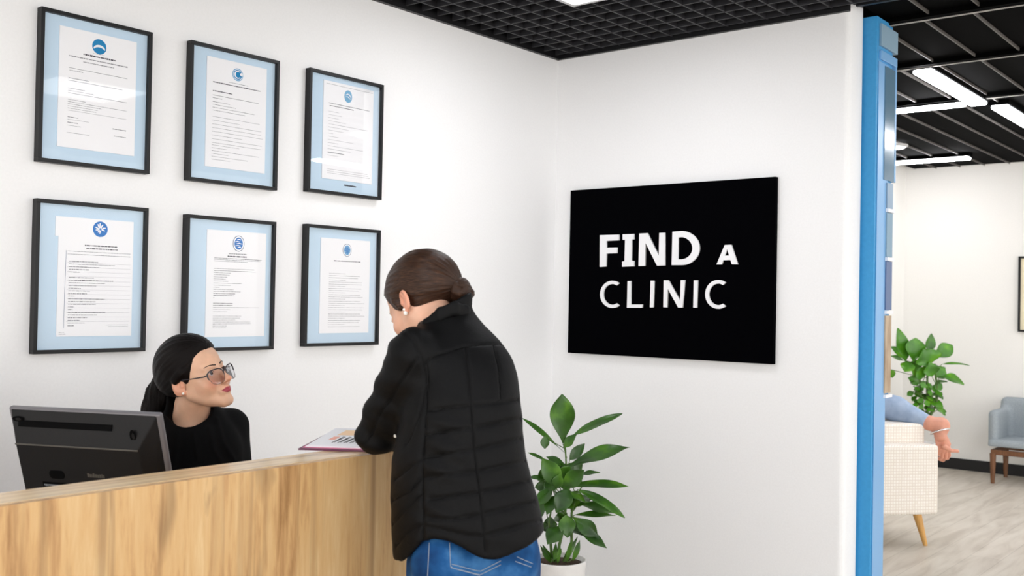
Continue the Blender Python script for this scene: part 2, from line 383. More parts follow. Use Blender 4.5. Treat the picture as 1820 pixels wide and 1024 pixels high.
# right wall with its rounded free end
mb = MB(); r = 0.028; poly = [(0, 0), (WX1, 0)]
for k in range(7): a = -math.pi / 2 * k / 6; poly.append((WX1 - r + r * math.cos(a), WEND + r + r * math.sin(a)))
for k in range(7): a = -math.pi / 2 - math.pi / 2 * k / 6; poly.append((r + r * math.cos(a), WEND + r + r * math.sin(a)))
mb.prism(poly, V(0, 0, 0), V(1, 0, 0), V(0, 1, 0), UZ, 3.35)
struct(mb, 'wall_right', M['wall'])
struct(MB().box((5.5, -10, 0), (5.6, 0, 3.35)), 'wall_back', M['wall_warm'])
struct(MB().box((WX1, 0, 0), (5.5, 0.12, 3.35)), 'wall_rear', M['wall_warm'])
struct(MB().box((5.482, -10, 0), (5.5, 0, 0.10)), 'baseboard_back', M['skirting'], bevel=0.003)
struct(MB().box((WX1, -0.018, 0), (5.482, 0, 0.10)), 'baseboard_rear', M['skirting'], bevel=0.003)
# open-cell grid ceiling over the reception
mb = MB()
for i in range(62): mb.box((-0.05 - 0.1 * i - 0.0045, -6.0, 2.752), (-0.05 - 0.1 * i + 0.0045, -0.02, 2.80))
for j in range(60): mb.box((-6.2, -0.105 - 0.1 * j - 0.0045, 2.7535), (-0.02, -0.105 - 0.1 * j + 0.0045, 2.80))
struct(mb, 'trim_1', M['grid'])
mb = MB(); mb.box((-6.2, -0.022, 2.735), (0, 0, 2.80)); mb.box((-0.022, WEND, 2.735), (0, 0, 2.80)); mb.box((-0.02, -6, 2.748), (0.0, WEND - 0.03, 2.80))
struct(mb, 'trim_2', M['black_frame'])
# slatted ceiling over the waiting room: panels between pale edges, on runners
mb = MB()
for k in range(20): yy_ = -1.60 - .21 * k; mb.box((0.0, yy_ - 0.204, 2.775), (0.33, yy_, 2.80), 0); mb.box((0.0, yy_ - 0.206, 2.762), (0.33, yy_ - 0.200, 2.782), 1)
y = -0.08
while y > -6:
    mb.box((0.39, y - 0.204, 2.775), (5.5, y, 2.80), 0); mb.box((0.39, y - 0.206, 2.762), (5.5, y - 0.200, 2.782), 1); y -= 0.21
struct(mb, 'trim_3', [M['slat'], M['slat_edge']])
mb = MB()
for x in (0.375, 1.29, 2.335): mb.box((x - 0.045, -6, 2.752), (x + 0.0, 0, 2.776), 0); mb.box((x, -6, 2.748), (x + 0.010, 0, 2.778), 1)
struct(mb, 'trim_4', [M['slat'], M['runner']])

# lamps
def panel_lamp(cx, cy, label, w=0.6):
    t = empty('ceiling_light', (cx, cy, 2.74), label, 'ceiling light', 'square ceiling panels over the reception')
    h = w / 2
    MB().box((cx - h, cy - h, 2.738), (cx + h, cy + h, 2.744)).build('diffuser', M['lamp'], t)
    b = MB()
    for a in ((cx - h - .02, cy - h - .02, cx + h + .02, cy - h), (cx - h - .02, cy + h, cx + h + .02, cy + h + .02), (cx - h - .02, cy - h, cx - h, cy + h), (cx + h, cy - h, cx + h + .02, cy + h)):
        b.box((a[0], a[1], 2.736), (a[2], a[3], 2.751))
    b.build('frame', M['lamp_frame'], t)
panel_lamp(-1.07, -0.96, 'bright square panel light in the black grid ceiling at the top edge of the picture')
for cx, cy in ((-3.4, -1.76), (-3.0, -3.0), (-1.07, -3.0), (-5.0, -3.0), (-3.0, -5.0), (-1.07, -5.0), (-5.0, -5.0)):  # panels out of view, added to light the room; the first brightens the counter
    panel_lamp(cx, cy, 'added square panel light in the black grid ceiling, unseen behind the picture edge')
def bar_lamp(x0, y0, x1, y1, label, w=0.09):
    c = V((x0 + x1) / 2, (y0 + y1) / 2, 2.75)
    t = empty('linear_light', c, label, 'ceiling light', 'white linear lights under the slatted ceiling')
    d = V(x1 - x0, y1 - y0, 0); L = np.linalg.norm(d); d /= L; s = V(-d[1], d[0], 0)
    MB().box((-L / 2, -w / 2, -0.028), (L / 2, w / 2, -0.004), ax=(c, (d, s, UZ))).build('diffuser', M['lamp_far'], t, bevel=0.01)
    MB().box((-L / 2 - .006, -w / 2 - .008, -0.006), (L / 2 + .006, w / 2 + .008, 0.0280), ax=(c, (d, s, UZ))).build('housing', M['slat'], t)
bar_lamp(1.30, -1.47, 2.40, -1.47, 'long white bar light running away under the black slats, nearest of the bars', 0.10)
bar_lamp(2.36, -1.40, 2.36, -0.60, 'white bar light meeting the long bar at a corner, running left behind the blue pillar', 0.07)
bar_lamp(2.55, -1.55, 3.60, -1.55, 'white bar light cut by the right edge of the picture', 0.10)
bar_lamp(4.74, -0.10, 4.74, -0.78, 'short white bar light farthest back near the far wall', 0.10)
t = empty('round_downlight', (3.87, -0.44, 2.75), 'small round white downlight beside the blue pillar in the slatted ceiling', 'ceiling light')
MB().lathe([(0.0, 2.728), (0.085, 2.73), (0.095, 2.738)], (3.87, -0.44, 0)).build('diffuser', M['lamp'], t)
MB().lathe([(0.095, 2.735), (0.112, 2.742), (0.112, 2.756)], (3.87, -0.44, 0)).build('trim_ring', M['lamp_frame'], t)
for (x, y_) in ((1.0, -2.75), (2.6, -2.75), (4.1, -2.75), (1.8, -4.2), (3.6, -4.2)):  # bars out of view, added to brighten the waiting room and wall end
    bar_lamp(x, y_, x + 1.2, y_, 'added white bar light under the slatted ceiling, unseen beyond the picture edge', 0.12)

# blue pillar
t = empty('pillar', (0.33, -1.61, 0), 'blue full height pillar standing against the free end of the white wall', 'pillar')
PY0, PY1 = -1.633, -1.56
MB().box((0.172, PY0, 0), (0.325, PY1, 2.748)).build('column_body', M['blue'], t, bevel=0.003)
MB().box((0.326, PY0 + 0.002, 1.05), (0.378, PY1, 2.74)).build('display_backing', M['blue'], t, bevel=0.002)
MB().box((0.190, PY0 - 0.004, 0.0), (0.323, PY0 - 0.0005, 2.55)).build('side_panel', M['blue_pale'], t, bevel=0.001, label='paler satin blue side panel')
M['grey_blue'] = mat('grey_blue', (128, 158, 178), 0.5); M['pane_blue'] = mat('pane_blue', (96, 128, 150), 0.12, spec=0.9); M['slate'] = mat('slate_blue', (92, 112, 150), 0.5); M['steel_blue'] = mat('steel_blue', (136, 162, 186), 0.35)
MB().box((0.2, PY0 - 0.010, 2.62), (0.414, PY0 + .05, 2.72)).build('header_block', M['grey_blue'], t, bevel=0.002, label='grey header block')
MB().box((0.2, PY0 - 0.010, 2.56), (0.410, PY0 + .05, 2.60)).build('header_rail', M['blue_pale'], t, bevel=0.002, label='pale blue header rail')
MB().box((0.262, PY0 - 0.008, 2.03), (0.388, PY0 - 0.003, 2.54)).build('glass_inset', M['pane_blue'], t, label='tall dark glass inset')
MB().box((0.390, PY0 - 0.009, 2.03), (0.408, PY1, 2.56)).build('side_rail', M['blue_pale'], t, bevel=0.001)
for z0, z1, mm in ((1.905, 2.02, 'steel_blue'), (1.685, 1.885, 'grey_blue'), (1.445, 1.665, 'slate')):
    MB().box((0.300, PY0 - 0.010, z0), (0.374, PY0 - 0.003, z1)).build('insert_panel', M[mm], t)
for z in (1.887, 1.667, 1.427):
    MB().box((0.298, PY0 - 0.016, z), (0.382, PY0 - 0.003, z + 0.016)).build('white_strip', M['letter'], t)
M['tan'] = noise_mat('tan_board', [(0.3, (150, 124, 98)), (0.55, (188, 166, 140)), (0.75, (206, 186, 160))], scale=(1, 1, 0.4), nscale=14, detail=6, rough=0.6)
MB().box((0.300, PY0 - 0.010, 1.07), (0.374, PY0 - 0.003, 1.42)).build('insert_panel', M['tan'], t, label='tan mottled insert panel')
MB().box((0.298, PY0 - 0.016, 1.05), (0.382, PY0 - 0.003, 1.064)).build('white_strip', M['letter'], t)

# ================================================================== SIGN
sy0, sy1, sz0, sz1 = -0.117, -1.257, 1.192, 2.036; ST = 0.022
t = empty('wall_sign', (0, (sy0 + sy1) / 2, (sz0 + sz1) / 2), 'large black rectangular sign reading FIND A CLINIC on the right white wall', 'sign')
MB().box((-ST - 0.006, sy1, sz0), (-0.002, sy0, sz1)).build('board', M['sign'], t, bevel=0.0015)
XL = -ST - 0.006
def sp(cx, cy):                               # lettering traced in the sign's own plane
    p = onp(1000 + cx * .36134, 300 + cy * .36134, 0, XL - 0.008); return (-p[1], p[2])
def letter(name, splines):
    cu = bpy.data.curves.new(name, 'CURVE'); cu.dimensions = '2D'; cu.fill_mode = 'BOTH'; cu.extrude = 0.0045
    for pts in splines:
        s = cu.splines.new('POLY'); s.points.add(len(pts) - 1); s.use_cyclic_u = True
        for k, (a, b) in enumerate(pts): s.points[k].co = (a, b, 0, 1)
    tmp = bpy.data.objects.new('tmp', cu); COL.objects.link(tmp); dg = bpy.context.evaluated_depsgraph_get(); me = bpy.data.meshes.new_from_object(tmp.evaluated_get(dg)); COL.objects.unlink(tmp); bpy.data.objects.remove(tmp)
    R_ = Matrix(((0, 0, -1, XL - 0.004), (-1, 0, 0, 0), (0, 1, 0, 0), (0, 0, 0, 1)))
    me.transform(R_); me.name = name
    return link(name, me, M['letter'], t)
def arc(cx, cy, rx, ry, a0, a1, n=20): return [(cx + rx * math.cos(math.radians(a0 + (a1 - a0) * k / n)), cy + ry * math.sin(math.radians(a0 + (a1 - a0) * k / n))) for k in range(n + 1)]
L_ = lambda pts: [sp(*p) for p in pts]
letter('letter', [L_([(183, 327), (277, 324), (277, 352), (216, 355), (216, 388), (268, 387), (268, 415), (216, 417), (214, 481), (182, 483)])])
letter('letter', [L_([(295, 323), (351, 321), (351, 347), (340, 348), (338, 452), (351, 453), (351, 480), (292, 482), (292, 457), (304, 455), (307, 349), (295, 350)])])
letter('letter', [L_([(377, 319), (418, 317), (473, 428), (475, 316), (503, 315), (503, 476), (464, 477), (408, 365), (405, 478), (373, 479)])])
letter('letter', [L_([(540, 310)] + arc(585, 390, 88, 84, -88, 88, 26) + [(536, 474)]), L_([(569, 338)] + arc(580, 391, 58, 55, -85, 85, 20) + [(567, 446)])])
letter('letter', [L_([(757, 471), (797, 375), (830, 374), (861, 470), (832, 470), (825, 449), (790, 450), (783, 471)]), L_([(797, 428), (819, 427), (809, 396)])])
def cee(cx, cy, rx, ry, w):
    o = arc(cx, cy, rx, ry, -55, -305, 30); i = arc(cx, cy, rx - w, ry - w, -300, -60, 30); return L_(o + i)
letter('letter', [cee(244, 618, 60, 67, 16)])
letter('letter', [L_([(319, 553), (336, 552), (335, 668), (393, 668), (390, 684), (316, 684)])])
letter('letter', [L_([(433, 551), (450, 551), (446, 682), (429, 682)])])
letter('letter', [L_([(497, 549), (521, 549), (578, 648), (581, 548), (601, 548), (590, 683), (568, 683), (518, 592), (514, 682), (495, 681)])])
letter('letter', [L_([(645, 549), (664, 549), (660, 684), (642, 683)])])
letter('letter', [cee(765, 618, 64, 71, 18)])

# ================================================================== FRAMED CERTIFICATES
def certificate(x0, x1, z0, z1, doc, label, draw, tone='mount'):
    """doc: (x0,x1,z0,z1) of the sheet"""
    t = empty('framed_certificate', ((x0 + x1) / 2, 0, z0), label, 'framed certificate', 'black framed certificates on the left wall')
    D = 0.031; w = 0.0125
    b = MB(); b.box((x0, -D, z0), (x1, -.001, z0 + w)); b.box((x0, -D, z1 - w), (x1, -.001, z1)); b.box((x0, -D, z0 + w), (x0 + w, -.001, z1 - w)); b.box((x1 - w, -D, z0 + w), (x1, -.001, z1 - w))
    b.build('frame', M['black_frame'], t, bevel=0.001)
    MB().box((x0 + w, -0.016, z0 + w), (x1 - w, -0.002, z1 - w)).build('mount_board', M[tone], t)
    a0, a1, c0, c1 = doc
    dt = MB().box((a0, -0.0195, c0), (a1, -0.0162, c1)).build('document', M['paper'], t)
    W = a1 - a0; H = c1 - c0; yy = -0.0196
    class Dr: pass
    d = Dr(); d.ink = MB(); d.dark = MB(); d.seal = MB(); d.W = W; d.H = H
    def line(u0, u1, v, th=0.0014, dark=False, words=True):
        mbx = d.dark if dark else d.ink; u = u0
        if not words: mbx.box((a0 + u0 * W, yy - .0003, c1 - v * H - th / 2), (a0 + u1 * W, yy, c1 - v * H + th / 2)); return
        while u < u1 - 0.004:
            wl = random.uniform(0.012, 0.05); e = min(u + wl, u1); h = th * random.uniform(0.7, 1.15)
            mbx.box((a0 + u * W, yy - .0003, c1 - v * H - h / 2), (a0 + e * W, yy, c1 - v * H + h / 2)); u = e + 0.007
    def disc(u, v, rr, mi, ry=None, off=0.0006, n=36):
        ry = ry or rr; cx = a0 + u * W; cz = c1 - v * H
        d.seal.prism([(cx + rr * math.cos(2 * math.pi * k / n), cz + ry * math.sin(2 * math.pi * k / n)) for k in range(n)], V(0, yy, 0), V(1, 0, 0), V(0, 0, 1), V(0, -1, 0), off, mi)
    def stroke(pts, th, mi, off=0.0014):
        cs = []
        for k, p in enumerate(pts):
            q = np.array(pts[min(k + 1, len(pts) - 1)]) - np.array(pts[max(k - 1, 0)]); q = q / np.linalg.norm(q); nrm = np.array([-q[1], q[0]]) * th / 2 * (0.35 + 0.65 * math.sin(math.pi * (k + .5) / len(pts)))
            cs.append((np.array(p) + nrm, np.array(p) - nrm))
        poly = [tuple(c[0]) for c in cs] + [tuple(c[1]) for c in cs][::-1]
        d.seal.prism(poly, V(0, yy, 0), V(1, 0, 0), V(0, 0, 1), V(0, -1, 0), off, mi)
    d.line = line; d.disc = disc; d.stroke = stroke; d.at = lambda u, v: (a0 + u * W, c1 - v * H)
    draw(d)
    if d.ink.f: d.ink.build('printed_text', M['ink'], dt)
    if d.dark.f: d.dark.build('printed_heading', M['ink_dark'], dt)
    if d.seal.f: d.seal.build('seal', [M['seal'], M['paper'], M['seal_deep'], M['seal_pale'], M['seal_navy']], dt)
    MB().box((x0 + w, -0.0262, z0 + w), (x1 - w, -0.0250, z1 - w)).build('glass_pane', M['glass'], t)
    return t
def dr1(d):
    d.disc(.5, .11, .025, 0); c = d.at(.5, .115)
    d.stroke([(c[0] + .020 * math.cos(a), c[1] - .010 + .014 * math.sin(a)) for a in np.linspace(0.25, 2.9, 12)], .008, 1)
    d.line(.42, .58, .175, .0012); d.line(.30, .72, .20, .005, True); d.line(.12, .88, .235, .0035); d.line(.30, .70, .265, .003)
    d.line(.12, .88, .335, .001, True, False); d.line(.13, .30, .355, .0022); d.line(.12, .38, .42, .0025); d.line(.12, .82, .44, .001, True, False)
    d.line(.12, .33, .505, .0025); d.line(.12, .88, .545, .001, True, False); d.line(.12, .45, .525, .0015)
    for k, e in enumerate((.35, .88, .55, .50, .48)): d.line(.12, e, .60 + .018 * k, .0014)
    d.line(.12, .88, .69, .0008, False, False); d.line(.12, .26, .745, .0022); d.line(.12, .40, .765, .0012); d.line(.12, .25, .79, .0022); d.line(.12, .30, .815, .0014); d.line(.12, .40, .875, .0014)
    d.line(.70, .88, .79, .0028); d.line(.72, .88, .85, .0022)
def dr2(d):
    d.disc(.5, .115, .024, 3); d.disc(.5, .115, .0205, 1, off=.0009); d.disc(.5, .115, .0185, 0, off=.0012); c = d.at(.5, .115)
    d.stroke([(c[0] + .013 * math.cos(a), c[1] + .013 * math.sin(a)) for a in np.linspace(0.9, 5.6, 20)], .005, 1, .0018); d.disc(.56, .108, .006, 1, off=.0019)
    d.line(.36, .68, .20, .0022); d.line(.10, .90, .225, .0035, True); d.line(.10, .42, .305, .0035, True); d.line(.10, .87, .345, .0012, True, False); d.line(.10, .25, .37, .002)
    for k, e in enumerate((.38, .48, .80, .65)): d.line(.10, e, .405 + .026 * k, .0018)
    for k, e in enumerate((.90, .55, .92, .92, .95, .60, .93, .93)): d.line(.10, e, .54 + .034 * k, .0014)
    for k, e in enumerate((.55, .35, .90, .38, .70, .40)): d.line(.10, e, .80 + .026 * k, .0014)
def dr3(d):
    d.disc(.48, .12, .021, 3, .026); c = d.at(.48, .12)
    d.stroke([(c[0] - .014, c[1] + .004), (c[0] - .004, c[1] + .010), (c[0] + .006, c[1] + .008), (c[0] + .015, c[1] - .004)], .004, 1)
    d.stroke([(c[0] - .016, c[1] - .004), (c[0] - .004, c[1] - .001), (c[0] + .012, c[1] - .010)], .003, 1)
    d.line(.05, .98, .03, .0012, False, False); d.line(.1, .92, .225, .003); d.line(.12, .60, .25, .003, True)
    for k, e in enumerate((.30, .36, .30, .45, .88, .50, .40, .20, .30, .60, .30, .80, .55, .40, .30)): d.line(.10, e, .31 + .032 * k, .0012)
    d.line(.10, .42, .79 - .06, .0018, True)
    for k, e in enumerate((.90, .92, .95)): d.line(.10, e, .90 + .02 * k, .0012)
def dr4(d):
    d.disc(.54, .085, .026, 2); c = d.at(.54, .085)
    for a, l in ((95, .02), (120, .019), (60, .018), (15, .019), (-20, .016), (160, .019), (190, .017), (-100, .015), (230, .014)):
        a = math.radians(a); d.stroke([(c[0] + .004 * math.cos(a), c[1] + .004 * math.sin(a)), (c[0] + l * .6 * math.cos(a + .1), c[1] + l * .6 * math.sin(a + .1)), (c[0] + l * math.cos(a), c[1] + l * math.sin(a))], .0045, 1)
    d.line(.34, .78, .23, .0035, True); d.line(.36, .78, .255, .0035, True); d.line(.12, .96, .285, .0018); d.line(.12, .96, .31, .0018)
    d.stroke([d.at(.10, .28), d.at(.095, .5), d.at(.09, .93)], .0012, 4, .0004)
    for k, e in enumerate((.52, .75, .55, .40, .28, 0, .48, .74, .62, .50, .30, .42, .38, .22, .62, .50, .50, .22, .20, .64, .52, .40, .30, .36, .22)):
        if e: d.line(.14, e, .37 + .0225 * k, .0022 if k % 3 else .0028, k in (7, 14, 19, 20))
    for k in range(14): d.line(.12, .97, .38 + .038 * k, .0005, False, False)
    d.line(.65, .95, .905, .0016); d.line(.68, .95, .92, .0014); d.line(.03, .1, .965, .0014); d.line(.03, .12, .98, .0014)
def dr5(d):
    d.disc(.52, .115, .0255, 4, .030); d.disc(.52, .115, .0235, 1, .028, .0009); d.disc(.52, .115, .0185, 2, .0225, .0012); c = d.at(.52, .115)
    for z_, x0_, x1_ in ((.014, -.008, .010), (.006, -.016, .004), (-.001, -.010, .016), (-.009, -.015, .008), (-.015, -.004, .012)): d.stroke([(c[0] + x0_, c[1] + z_), (c[0] + (x0_ + x1_) / 2, c[1] + z_ + .002), (c[0] + x1_, c[1] + z_)], .0034, 1, .0018)
    d.line(.36, .66, .215, .0035); d.line(.34, .66, .24, .0045, True); d.line(.12, .92, .262, .002, True); d.line(.12, .90, .275, .002); d.line(.12, .68, .29, .002)
    for k, e in enumerate((.80, .82, .40, .38, .34, .32, .36, .58, .40, .22, .45, .58, .48, .46, .14)): d.line(.12, e, .36 + .0195 * k, .0018, k in (1, 12, 13))
    for k, e in enumerate((.44, .44, .90, .40, .35)): d.line(.12, e, .685 + .0195 * k, .0022 if k < 2 else .0014, k < 2)
    for k, e in enumerate((.60, .58, .50, .75, .76, .36, .34)): d.line(.12, e, .805 + .0185 * k, .0014)
def dr6(d):
    d.disc(.52, .115, .0235, 4, .0265); d.disc(.52, .115, .0218, 1, .0248, .0009); d.disc(.52, .115, .0175, 3, .0205, .0012); c = d.at(.52, .115)
    for a in range(0, 360, 45):
        a = math.radians(a); d.stroke([(c[0] + .003 * math.cos(a), c[1] + .003 * math.sin(a)), (c[0] + .009 * math.cos(a + .4), c[1] + .010 * math.sin(a + .4)), (c[0] + .015 * math.cos(a), c[1] + .018 * math.sin(a))], .0036, 2, .0018)
    d.line(.26, .80, .235, .0032, True); d.line(.46, .65, .39, .002)
    for k in range(26): d.line(.17, random.uniform(.75, .92) if k % 3 else .5, .37 + .0225 * k, .0014, k in (2, 3, 10, 19))
FX = [(-2.775, -2.384), (-2.232, -1.838), (-1.688, -1.284)]
cs = {}
def docrect(pts):
    q = [onp(x, y, 1, -0.018) for x, y in pts]; xs = sorted(p[0] for p in q); zs = sorted(p[2] for p in q)
    return ((xs[0] + xs[1]) / 2, (xs[2] + xs[3]) / 2, (zs[0] + zs[1]) / 2, (zs[2] + zs[3]) / 2)
certificate(*FX[0], 1.870, 2.364, docrect([(108, 46), (244, 75), (237, 276), (99, 261)]), 'black framed certificate with solid blue disc and white arc, top left of the wall group', dr1)
certificate(*FX[1], 1.866, 2.371, docrect([(371, 99), (476, 124), (468, 309), (361, 294)]), 'black framed certificate with white ring inside its blue disc, middle of the top row', dr2)
certificate(*FX[2], 1.878, 2.375, docrect([(577, 142), (665, 162), (659, 328), (570, 316)]), 'black framed certificate with palest seal and print below its sheet, top right of the group', dr3)
certificate(*FX[0], 1.256, 1.752, docrect([(103, 386), (237, 393), (233, 596), (101, 599)]), 'black framed certificate with white burst in a deep blue disc, directly above the monitor', dr4)
certificate(*FX[1], 1.249, 1.744, docrect([(369, 407), (473, 416), (469, 597), (363, 600)]), 'black framed certificate with oval ringed seal, behind the seated woman\'s head', dr5)
certificate(*FX[2], 1.256, 1.748, docrect([(570, 423), (658, 428), (654, 591), (567, 593)]), 'black framed certificate with pale oval seal, beside the standing woman\'s face', dr6)
# second sheet tucked under the first in the lower left frame and caption in the upper right one
for o in [o for o in COL.objects if o.type == 'EMPTY' and str(o.get('label', '')).startswith('black framed certificate with white burst')]:
    q0 = onp(99, 385, 1, -0.018); q1 = onp(237, 393, 1, -0.018)
    MB().box((q0[0], -0.0193, q0[2] - 0.062), (q1[0] - 0.004, -0.0161, q0[2] + 0.002)).build('under_sheet', M['paper'], o)
for o in [o for o in COL.objects if o.type == 'EMPTY' and 'palest seal' in str(o.get('label', ''))]:
    b = MB(); q = onp(612, 329, 1, -0.016); q2 = onp(633, 333, 1, -0.016); x = q[0]
    for k in range(9):
        e = q[0] + (q2[0] - q[0]) * (k + 1) / 9; b.box((x, -0.0172, q[2] - 0.004), (e - 0.0018, -0.0160, q[2] + random.uniform(0.0005, 0.003))); x = e
    b.build('caption', M['ink_dark'], o)

# small picture on the far wall, cut by the frame edge
t = empty('framed_picture', (5.5, -1.2, 1.26), 'black framed cream picture on the far wall at the right edge', 'picture')
b = MB(); y0, y1, z0, z1, w = -1.50, -1.0, 1.27, 1.935, 0.018
for q in ((y0, z0, y1, z0 + w), (y0, z1 - w, y1, z1), (y0, z0 + w, y0 + w, z1 - w), (y1 - w, z0 + w, y1, z1 - w)): b.box((5.47, q[0], q[1]), (5.499, q[2], q[3]))
b.build('frame', M['black_frame'], t, bevel=0.001)
M['cream'] = mat('cream_print', (236, 226, 196), 0.7)
MB().box((5.485, y0 + w, z0 + w), (5.497, y1 - w, z1 - w)).build('print', M['cream'], t)

# ================================================================== RECEPTION COUNTER
CF, CB, CT = -1.40, -1.275, 1.07
t = empty('reception_counter', (-3.2, -1.33, 0), 'long oak reception counter with vertical grain front across the lower left', 'reception counter')
MB().box((-5.2, CF, 0), (-2.15, CF + 0.02, CT - 0.0005)).build('front_panel', M['oak_front'], t, bevel=0.0012)
MB().box((-2.17, CF + 0.0205, 0), (-2.15, -0.95, CT - 0.0305)).build('end_panel', M['oak_front'], t)
MB().prism([(-5.2, CF + 0.0205), (-2.15, CF + 0.0205), (-2.15, -1.06), (-2.44, -1.06), (-2.53, CB), (-5.2, CB)], V(0, 0, CT - 0.03), V(1, 0, 0), V(0, 1, 0), UZ, 0.03).build('counter_ledge', M['oak_top'], t, bevel=0.001)
MB().box((-5.2, CB - 0.022, 0), (-2.172, CB - 0.002, CT - 0.0305)).build('back_panel', M['oak_front'], t)
t = empty('desk', (-3.3, -1.0, 0), 'oak work desk behind the reception counter, under the monitor', 'desk')
DKF = -0.80
MB().box((-4.6, CB + 0.001, 0.71), (-2.20, DKF, 0.74)).build('desk_top', M['oak_top'], t, bevel=0.002)
for x in (-4.55, -2.25): MB().box((x - 0.02, CB + 0.03, 0), (x + 0.02, DKF - 0.03, 0.71)).build('leg', M['oak_front'], t)

# folder and papers
zf = CT + 0.0005
def onz(x, y, z): return onp(x, y, 2, z)
M['folder'] = mat('folder_magenta', (92, 18, 62), 0.4); M['folder_in'] = mat('folder_pink', (226, 120, 160), 0.5); M['orange'] = mat('pale_orange_print', (250, 214, 172), 0.7); M['coral'] = mat('coral_print', (246, 178, 158), 0.7)
A_, B_, C_, D_ = onz(530, 800, zf), onz(652, 803.5, zf), onz(594, 766, zf), onz(720, 768, zf)
def quadprism(mbx, a, b, c, d, z, th, mi=0):
    mbx.prism([(p[0], p[1]) for p in (a, b, d, c)], V(0, 0, z), V(1, 0, 0), V(0, 1, 0), UZ, th, mi); return mbx
def lerp2(u, v): return (A_ * (1 - u) + B_ * u) * (1 - v) + (C_ * (1 - u) + D_ * u) * v
t = empty('document_folder', A_ * 0.25 + B_ * 0.25 + C_ * 0.25 + D_ * 0.25, 'dark magenta folder lying on the counter ledge under white papers', 'folder')
quadprism(MB(), lerp2(0, 0), lerp2(1, 0), lerp2(0, 1), lerp2(1, 1), zf, 0.004).build('cover', M['folder'], t)
quadprism(MB(), lerp2(.04, .04), lerp2(1, .02), lerp2(.04, .96), lerp2(1, .98), zf + 0.0042, 0.0012).build('inner_pocket', M['folder_in'], t, label='pink inner pocket')
t = empty('paper_stack', A_ * 0.25 + B_ * 0.25 + C_ * 0.25 + D_ * 0.25, 'white printed papers with orange block and black script, on the magenta folder', 'papers')
zp = zf + 0.0056
for k in range(3):
    s = 0.01 * k; quadprism(MB(), lerp2(.07 + s, .05), lerp2(.99, .04), lerp2(.05 - s, .97), lerp2(.99, .98), zp + 0.0013 * k, 0.0011).build('sheet', M['paper'], t)
zt = zp + 0.0039
quadprism(MB(), lerp2(.24, .58), lerp2(.95, .58), lerp2(.24, .84), lerp2(.95, .84), zt, 0.0003).build('orange_block', M['orange'], t)
quadprism(MB(), lerp2(.24, .34), lerp2(.33, .34), lerp2(.24, .50), lerp2(.33, .50), zt, 0.0003).build('coral_mark', M['coral'], t)
b = MB()
for k in range(6):
    u = .37 + .085 * k
    for (a0, b0, a1, b1) in ((0, .2, .012, .5), (.026, .22, .040, .48), (.0, .28, .03, .40)):
        p, q = lerp2(u + a0, b0), lerp2(u + a1, b1); b.tube([V(p[0], p[1], zt + .0006), V(q[0], q[1], zt + .0006)], 0.0006, 5)
b.build('printed_script', M['black_frame'], t)

# ================================================================== MONITOR
TL = P(18, 721, 2.60); TR = P(287, 734, 2.49)
e1 = TR - TL; WM = np.linalg.norm(e1); e1 /= WM
dn = -UZ + 0.30 * FH + 0.10 * RH; e2 = dn - e1 * np.dot(dn, e1); e2 /= np.linalg.norm(e2)
e3 = np.cross(e1, e2); e3 = e3 if np.dot(e3, -Fw) > 0 else -e3       # out of the back, towards the visitors' side
HM = 0.315
M['mon_rim'] = mat('monitor_silver', (118, 116, 120), 0.35, 0.3); M['mon_back'] = noise_mat('monitor_back', [(0.3, (16, 15, 16)), (0.7, (20, 19, 20))], nscale=300, rough=0.5, spec=0.25, bump=0.1); M['mon_dark'] = mat('monitor_recess', (2, 2, 3), 0.8, spec=0.1); M['mon_text'] = mat('moulded_lettering', (82, 78, 72), 0.6); M['mon_label'] = mat('label_print', (150, 156, 164), 0.6); M['screen'] = mat('screen_glass', (20, 24, 30), 0.1)
t = empty('computer_monitor', TL + e1 * WM / 2 + e2 * HM, 'black computer monitor seen from behind, silver rim, on the desk behind the counter', 'computer monitor')
X3 = (e1, e2, e3)
MB().box((0, 0, -0.008), (WM, HM, 0.008), ax=(TL, X3)).build('rim', M['mon_rim'], t, bevel=0.006, seg=3)
MB().box((0.018, 0.018, -0.0095), (WM - 0.018, HM - 0.022, -0.0083), ax=(TL, X3)).build('screen', M['screen'], t)
b = MB()
def fr(pts0, z0, pts1, z1):
    v = [TL + e1 * x + e2 * y + e3 * z0 for x, y in pts0] + [TL + e1 * x + e2 * y + e3 * z1 for x, y in pts1]
    b.add(v, [(0, 1, 5, 4), (1, 2, 6, 5), (2, 3, 7, 6), (3, 0, 4, 7), (4, 5, 6, 7)])
R0 = [(0.008, 0.006), (WM - 0.010, 0.006), (WM - 0.010, HM - 0.008), (0.008, HM - 0.008)]
R1 = [(0.030, 0.085), (WM - 0.055, 0.085), (WM - 0.040, HM - 0.03), (0.030, HM - 0.03)]
fr(R0, 0.0081, R1, 0.040)
b.build('back_shell', M['mon_back'], t, bevel=0.003)
def on_top(x, y, lift=0.0): z = 0.0121 + (0.040 - 0.0121) * (y - 0.006) / 0.079; return TL + e1 * x + e2 * y + e3 * (z + lift)
MB().tube([on_top(0.030, 0.0855, .0008), on_top(WM - 0.055, 0.0855, .0008)], 0.0022, 8).build('ridge', M['mon_text'], t)
b = MB(); q = [on_top(0.035, 0.030, .001), on_top(WM * .70, 0.030, .001), on_top(WM * .70, 0.044, .001), on_top(0.035, 0.044, .001)]; b.add(q + [p - e3 * .003 for p in q], [(0, 1, 2, 3), (0, 1, 5, 4), (1, 2, 6, 5), (2, 3, 7, 6), (3, 0, 4, 7)]); b.build('vent_slot', M['mon_dark'], t)
def oval(mbx, c, a, bb, ra, rb, th): n = 24; mbx.prism([(ra * math.cos(2 * math.pi * k / n), rb * math.sin(2 * math.pi * k / n)) for k in range(n)], c, a, bb, e3, th)
